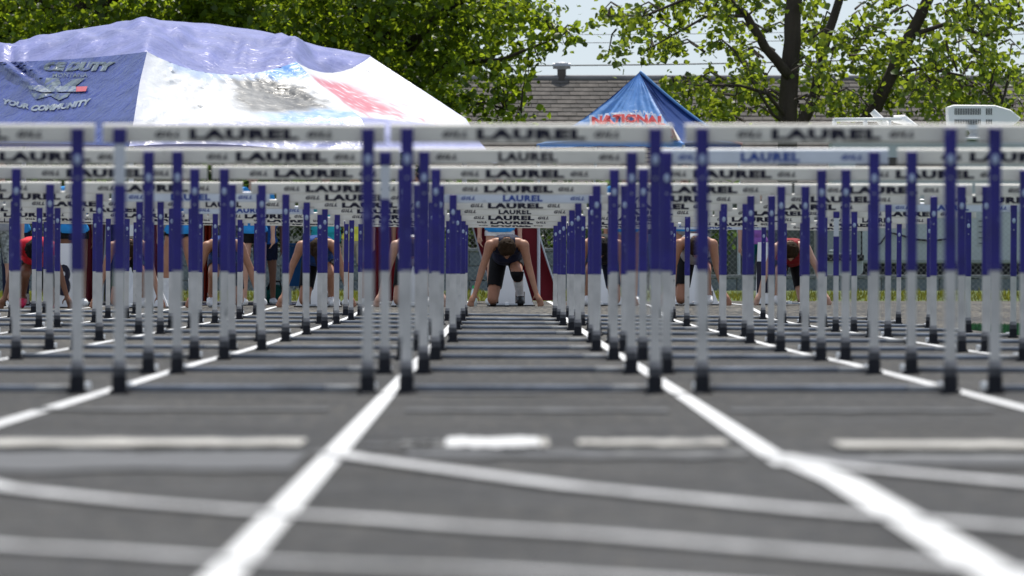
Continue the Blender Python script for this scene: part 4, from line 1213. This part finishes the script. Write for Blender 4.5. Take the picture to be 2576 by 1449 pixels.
lim_r = [([W(1985, 190, 187.9), W(1925, 120, 187.6), W(1880, 40, 187.2), W(1800, -30, 187), W(1680, -120, 186.5)], .085, .035),
         ([W(2010, 330, 188.6), W(2050, 240, 189), W(2068, 140, 189), W(2105, 20, 189.2), W(2160, -180, 189)], .095, .055),
         ([W(2160, 340, 188.6), W(2195, 280, 188.6), W(2240, 190, 188.6), W(2290, 90, 188.4), W(2335, 0, 188.2), W(2400, -180, 188)], .115, .075),
         ([W(1880, 40, 187.2), W(1780, 40, 186.6), W(1690, 90, 186.3), W(1620, 130, 186.2)], .03, .008), ([W(1830, -10, 187), W(1720, 0, 186.5), W(1620, 40, 186.4), W(1530, 40, 186.3)], .03, .008),
         ([W(1982, 300, 188), W(1930, 235, 187.4), W(1860, 215, 187), W(1760, 215, 186.6), W(1700, 210, 186.4)], .035, .008),
         ([W(1980, 310, 188), W(1945, 290, 187.5), W(1890, 200, 187), W(1850, 130, 186.8)], .03, .01),
         ([W(2240, 190, 188.6), W(2320, 170, 188), W(2420, 190, 187.6), W(2520, 260, 187.4)], .035, .01), ([W(2290, 90, 188.4), W(2380, 60, 188), W(2480, 90, 187.6), W(2570, 60, 187.4)], .04, .012),
         ([W(2068, 140, 189), W(2130, 100, 188.6), W(2200, 90, 188.2)], .03, .01)]
src = [p for l in lim_r for p in l[0]] + stem1[1:4]
more = []
for a, c in zip(src, src[1:]):
    if (a - c).length < 1.5: more += [a.lerp(c, .33), a.lerp(c, .66)]
tw = nearest_twigs(csr, src + more, .55)
tree('open_tree', 'open leafed tree with three leaning dark stems before the roof at right', 1978, 188, stem1, .155, lim_r, lr, LM_R, .092, tw)
# hedge behind the fence
hp = []
for _ in range(420): hp.append(cluster((RNG.uniform(-8, 3.2), RNG.uniform(175.4, 176.6), RNG.uniform(.5, 1.75)), 26, .13))
for _ in range(520): hp.append(cluster((RNG.uniform(-9, -1.0), RNG.uniform(176.2, 177.6), RNG.uniform(1.2, 2.9)), 24, .16))
hp = np.concatenate(hp)
t = thing('hedge', 'dark green hedge growing behind the chain link fence', 'hedge', (-2.5, 176, .2))
o = link('foliage', leaf_mesh('foliage', hp - np.array(t.location), .085, LM_H), t); o['kind'] = 'stuff'
b = MB()
for _ in range(60):
    x, y = RNG.uniform(-8, 3), RNG.uniform(175.6, 176.4); b.tube([(x, y, .15), (x + RNG.normal() * .1, y, .9), (x + RNG.normal() * .25, y, 1.6)], [.025, .016, .006], 5)
o = part('stems', b, M_BARK, t); o['kind'] = 'stuff'

# far wood beyond the field at the left
fw_ = []
for _ in range(1500): fw_.append(cluster((RNG.uniform(-13.5, -1.2), RNG.uniform(232, 240), RNG.uniform(.2, 6.5)), 18, .40))
fw_ = np.concatenate(fw_)
o = link('far_wood', leaf_mesh('far_wood', fw_, .26, LM_H)); tag(o, 'dark wood far behind the fence at the left, seen as one mass', 'wood', kind='stuff')

# ------------------------------------------------------------------ house with shingled roof
HD = 216.0
zr = W(0, 200, HD).z
hx0, hx1 = -7.0, 13.5
house = thing('house', 'long low house with grey shingled roof behind the trees at right', 'house', (5, HD, .2))
SL = R(24); run = 4.2
ze2 = zr - math.tan(SL) * run
M_SHIN = mat('asphalt_shingle', (.118, .108, .099), rough=.95, spec=.1, var=.25, vscale=7, bump=.6, bscale=50)
M_SHIN2 = mat('asphalt_shingle_dark', (.096, .089, .083), rough=.95, spec=.1, var=.25, vscale=7, bump=.6, bscale=50)
b = MB()
b.add([(hx0, HD, zr - .03), (hx1, HD, zr - .03), (hx1, HD - run, ze2 - .03), (hx0, HD - run, ze2 - .03)], [(0, 1, 2, 3)])
b.add([(hx0, HD, zr - .035), (hx1, HD, zr - .035), (hx1, HD + run, ze2 - .03), (hx0, HD + run, ze2 - .03)], [(0, 1, 2, 3)])
roof = part('roof', b, M_SHIN2, house)
cs, sn = math.cos(SL), math.sin(SL)
course = .178; tabw = .33
def shingle_mb(w):
    r_ = MB(); 
    r_.add([(0, 0, .002), (w - .008, 0, .002), (w - .008, -course * 1.02, .016), (0, -course * 1.02, .016), (0, -course * 1.02, .002), (w - .008, -course * 1.02, .002)], [(0, 1, 2, 3), (3, 2, 5, 4)]); return r_
ME['shingle'] = mesh_from(shingle_mb(tabw), 'shingle', M_SHIN); ME['shingle2'] = mesh_from(shingle_mb(tabw), 'shingle', M_SHIN2)
rest = MB(); cnt = 0
offh = ORIG[house.name]
vx0, vx1 = sx(1180, HD), sx(2590, HD)
for j in range(int(run / cs / course)):
    y = HD - j * course * cs; z = zr - j * course * sn
    x = hx0 - (j % 3) * .11 - random.uniform(0, .1)
    while x < hx1:
        vis = vx0 - .3 < x < vx1 and j < 9
        if vis and cnt < 300:
            o = link('shingle', ME['shingle' if random.random() < .6 else 'shingle2'], roof, Vector((x, y, z + random.uniform(0, .006))) - offh)
            o.rotation_euler = (SL, 0, 0); cnt += 1
        else:
            rot = Matrix.Rotation(SL, 3, 'X'); sm_ = shingle_mb(tabw)
            rest.add([rot @ Vector(v) + Vector((x, y, z)) for v in sm_.v], sm_.f)
        x += tabw
o = part('shingles', rest, M_SHIN, house); o['kind'] = 'stuff'; o.parent = roof
b = MB(); b.tube([(hx0, HD, zr + .02), (hx1, HD, zr + .02)], .055, 8); part('ridge_cap', b, mat('ridge_cap', (.20, .19, .195), rough=.9, var=.2, vscale=3), house)
b = MB(); b.box(((hx0 + hx1) / 2, HD, (ze2 + .2) / 2), (hx1 - hx0 - .8, 2 * run - .9, ze2 - .2 - .08)); part('wall', b, mat('house_siding', (.32, .30, .27), rough=.8, var=.1), house)
b = MB(); b.box(((hx0 + hx1) / 2, HD - run, ze2 - .1), (hx1 - hx0, .03, .16)); part('fascia', b, mat('brown_fascia', (.05, .035, .03), rough=.7), house)
c0 = W(1413, 200, HD)
b = MB(); b.tube([(c0.x, HD, zr - .1), (c0.x, HD, W(0, 172, HD).z)], .075, 12); vent = part('vent_pipe', b, mat('vent_brown', (.09, .075, .07), rough=.7, var=.2), house)
b = MB(); zc = W(0, 166, HD).z
b.tube([(c0.x, HD, zc - .06), (c0.x, HD, zc + .0), (c0.x, HD, zc + .05), (c0.x, HD, zc + .07)], [.085, .13, .12, .05], 12)
b.tube([(c0.x - .15, HD, zc - .0), (c0.x + .15, HD, zc + .0)], .05, 8)
part('vent_cap', b, mat('vent_cap', (.42, .43, .46), rough=.45, metal=.3), vent)

# ------------------------------------------------------------------ camper with roof gear
KD = 183.0
def K(x, y, d=KD): return W(x, y, d)
kc = K(2330, 700)
camper = thing('camper_trailer', 'pale camper trailer with roof rack parked behind the fence at right', 'camper', (kc.x, KD, .2))
xa, xb = K(2092, 0).x, K(2760, 0).x; zt_, zb_ = K(0, 352).z, K(0, 664).z
M_CAMP = mat('camper_siding', (.47, .51, .52), rough=.55, var=.08, vscale=3, bump=.25, bscale=12)
b = MB().bbox(((xa + xb) / 2, KD + .9, (zt_ + zb_) / 2), (xb - xa, 1.8, zt_ - zb_), .06); body_ = part('shell', b, M_CAMP, camper)
b = MB().bbox(((xa + xb) / 2 - .75, KD + .9, zt_ + .02), (xb - xa - 1.4, 1.9, .04), .015); part('roof_edge', b, M_WHITE, camper)
b = MB().bbox(((K(2152, 0).x + K(2402, 0).x) / 2, KD - .008, (K(0, 396).z + K(0, 428).z) / 2), (K(2402, 0).x - K(2152, 0).x, .02, K(0, 396).z - K(0, 428).z), .004)
part('window', b, mat('dark_window', (.03, .022, .018), rough=.15, spec=.6), camper)
b = MB().box(((xa + xb) / 2, KD + .9, .52), (xb - xa - .3, 1.6, .22)); part('chassis', b, M_RUBBER, camper)
for x in (K(2250, 0).x, K(2480, 0).x):
    b = MB(); b.tube([(x, KD + .15, .45), (x, KD + .35, .45)], .26, 20); w_ = part('wheel', b, M_RUBBER, camper)
    b = MB(); b.tube([(x, KD + .135, .45), (x, KD + .15, .45)], .13, 16); part('hub', b, M_STEEL, w_)
b = MB().bbox(((K(2462, 0).x + K(2510, 0).x) / 2, KD - .003, K(0, 584).z), (K(2514, 0).x - K(2458, 0).x, .01, .42), .003)
sv_ = part('side_vent', b, mat('vent_plate', (.42, .45, .46), rough=.6), camper)
for y in (556, 570, 584, 598, 612):
    b = MB().bbox(((K(2462, 0).x + K(2510, 0).x) / 2, KD - .012, K(0, y).z), (K(2510, 0).x - K(2462, 0).x, .015, .02), .003)
    part('slat', b, mat('vent_grey', (.16, .18, .2), rough=.6), sv_)
# roof rack
rack = thing('roof_rack', 'white tubular roof rack on the camper at right', 'roof rack', (K(2200, 0).x, KD, zt_))
for y in (.2, 1.2):
    o_ = Vector((0, y, 0))
    part('rail', MB().tube([K(2100, 300) + o_, K(2270, 299) + o_], .024, 8), M_WHITE, rack, True)
    part('rail', MB().tube([K(2100, 320) + o_, K(2305, 320) + o_], .028, 8), M_WHITE, rack, True)
    for x in (2102, 2180, 2240): part('upright', MB().tube([K(x, 350) + o_, K(x, 301) + o_], .02, 8), M_WHITE, rack, True)
b = MB(); b.tube([K(2196, 279) + Vector((0, .3, 0)), K(2232, 318) + Vector((0, .3, 0))], [.045, .07], 8); part('angled_bar', b, M_WHITE, rack)
b = MB(); b.tube([K(2250, 298) + Vector((0, .5, 0)), K(2275, 300) + Vector((0, .5, 0)), K(2310, 319) + Vector((0, .5, 0))], [.05, .075, .03], 8); part('fairing', b, M_WHITE, rack)
# roof air conditioner on a pedestal
ac = thing('air_conditioner', 'white air conditioner with louvred side on the camper roof', 'air conditioner', (K(2470, 0).x, KD + .5, zt_))
prof = [(2384, 268), (2400, 263), (2505, 264), (2545, 276), (2569, 296), (2566, 302), (2545, 320), (2520, 326), (2400, 326), (2386, 322)]
b = MB(); n = len(prof)
f_ = [K(x, y) + Vector((0, .25, 0)) for x, y in prof]; m_ = [p + Vector((0, -.04, 0)) for p in [K(2477 + (x - 2477) * .97, 294 + (y - 294) * .93) + Vector((0, .25, 0)) for x, y in prof]]
bk = [p + Vector((0, .7, 0)) for p in f_]
b.add(m_ + f_ + bk, [tuple(range(n))] + [(i, (i + 1) % n, n + (i + 1) % n, n + i) for i in range(n)] + [(n + i, n + (i + 1) % n, 2 * n + (i + 1) % n, 2 * n + i) for i in range(n)] + [tuple(range(3 * n - 1, 2 * n - 1, -1))])
hs = part('housing', b, M_WHITE, ac)
for (xs, xe) in ((2403, 2470), (2482, 2497)):
    for y0, y1 in ((272, 288), (300, 313)):
        x = xs
        while x < xe:
            p0, p1 = K(x, y0), K(x + 1.9, y1)
            part('louvre', MB().box(((p0.x + p1.x) / 2, KD + .208, (p0.z + p1.z) / 2), (p1.x - p0.x, .012, p0.z - p1.z)), M_DARK, hs); x += 4.2
b = MB(); b.tube([K(2457, 352) + Vector((0, .5, 0)), K(2457, 340) + Vector((0, .5, 0)), K(2457, 336) + Vector((0, .5, 0)), K(2457, 322) + Vector((0, .5, 0))], [.13, .11, .08, .12], 14); part('pedestal', b, M_WHITE, ac)
# sagging hose on the camper side
b = MB(); b.tube([K(2190, 622, KD - .05), K(2215, 612, KD - .05), K(2235, 585, KD - .05), K(2262, 590, KD - .05), K(2300, 602, KD - .05), K(2345, 606, KD - .05), K(2395, 600, KD - .05)], .016, 6)
o = link('hose', mesh_from(b, 'hose', M_RUBBER, True)); tag(o, 'dark hose sagging along the side of the pale camper', 'hose')

# storage cabinet with vertical panels
SD = 179.0
ca, cb_ = sx(1792, SD), sx(2048, SD)
cab = thing('storage_cabinet', 'dark grey storage cabinet with vertical panels left of the camper', 'cabinet', ((ca + cb_) / 2, SD, .2))
b = MB().bbox(((ca + cb_) / 2, SD + .5, .95), (cb_ - ca, .96, 1.5), .02); part('carcass', b, mat('dark_grey_metal', (.045, .05, .048), rough=.6, var=.1), cab)
M_PANEL = mat('grey_green_panel', (.07, .08, .076), rough=.6, var=.12, vscale=3)
n = 7; pw = (cb_ - ca) / n
for i in range(n):
    b = MB().bbox((ca + pw * (i + .5), SD + .01, .95), (pw - .03, .02, 1.42), .006); part('panel', b, M_PANEL, cab)
b = MB().bbox(((ca + cb_) / 2, SD + .5, 1.72), (cb_ - ca + .08, 1.06, .04), .01); part('lid', b, M_PANEL, cab)
# utility cart
UD = 176.4
ua, ub = sx(2066, UD), sx(2172, UD)
ut = thing('utility_cart', 'silver utility cart with windscreen and black bumper before the camper', 'cart', ((ua + ub) / 2, UD, .2))
ux = (ua + ub) / 2; uw = ub - ua
b = MB().bbox((ux, UD + .6, .48), (uw, 1.1, .36), .04); part('cart_body', b, mat('silver_paint', (.34, .37, .39), rough=.35, metal=.2), ut)
b = MB().bbox((ux, UD + .03, .66), (uw + .02, .1, .09), .02); part('bumper', b, M_RUBBER, ut)
b = MB().bbox((ux, UD + .2, .92), (uw - .06, .012, .38), .004); part('windscreen', b, mat('tinted_glass', (.22, .26, .27), rough=.1, spec=.6), ut)
b = MB().bbox((ux, UD + .55, 1.14), (uw + .04, .9, .05), .02); part('roof', b, mat('cart_roof', (.03, .05, .09), rough=.5), ut)
for s in (-1, 1):
    b = MB(); b.tube([(ux + s * (uw / 2 - .02), UD + .2, .6), (ux + s * (uw / 2 - .02), UD + .25, 1.14)], .015, 6); part('pillar', b, M_RUBBER, ut)
    b = MB(); b.ell((ux + s * uw * .22, UD - .03, .76), (.06, .02, .014), 10, 6); part('headlight', b, M_WHITE, ut, True)
    for yy in (.2, .95):
        b = MB(); b.tube([(ux + s * (uw / 2 - .1), UD + yy, .37), (ux + s * (uw / 2 + .0), UD + yy, .37)], .16, 16); part('wheel', b, M_RUBBER, ut)

# ------------------------------------------------------------------ utility pole and wires
PD = 226.0
p0 = W(2470, 700, PD)
pole = thing('utility_pole', 'thin dark utility pole rising behind the roof at right', 'pole', (p0.x, PD, .2))
b = MB(); b.tube([(p0.x, PD, .2), (p0.x, PD, W(0, 40, PD).z), (p0.x, PD, W(0, -160, PD).z)], [.045, .032, .03], 8); part('shaft', b, mat('pole_wood', (.035, .03, .03), rough=.9), pole)
b = MB().bbox((p0.x, PD, W(0, -120, PD).z), (1.4, .08, .1), .01); part('crossarm', b, mat('pole_wood', (.035, .03, .03)), pole)
M_WIRE = mat('power_wire', (.05, .05, .055), rough=.6)
for ya, yb, lab, rad in ((172, 132, 'lowest power line crossing the sky above the roof', .012), (112, 84, 'middle power line crossing the sky above the roof', .006), (92, 62, 'highest power line crossing the sky above the roof', .005)):
    b = MB(); pts = []
    for i in range(25):
        t = i / 24; x = 1000 + 1800 * t; y = ya + (yb - ya) * t + 14 * 4 * t * (1 - t) - 8
        pts.append(W(x, y, PD + 2))
    b.tube(pts, rad, 5); o = link('power_line', mesh_from(b, 'power_line', M_WIRE, True)); tag(o, lab, 'power line')
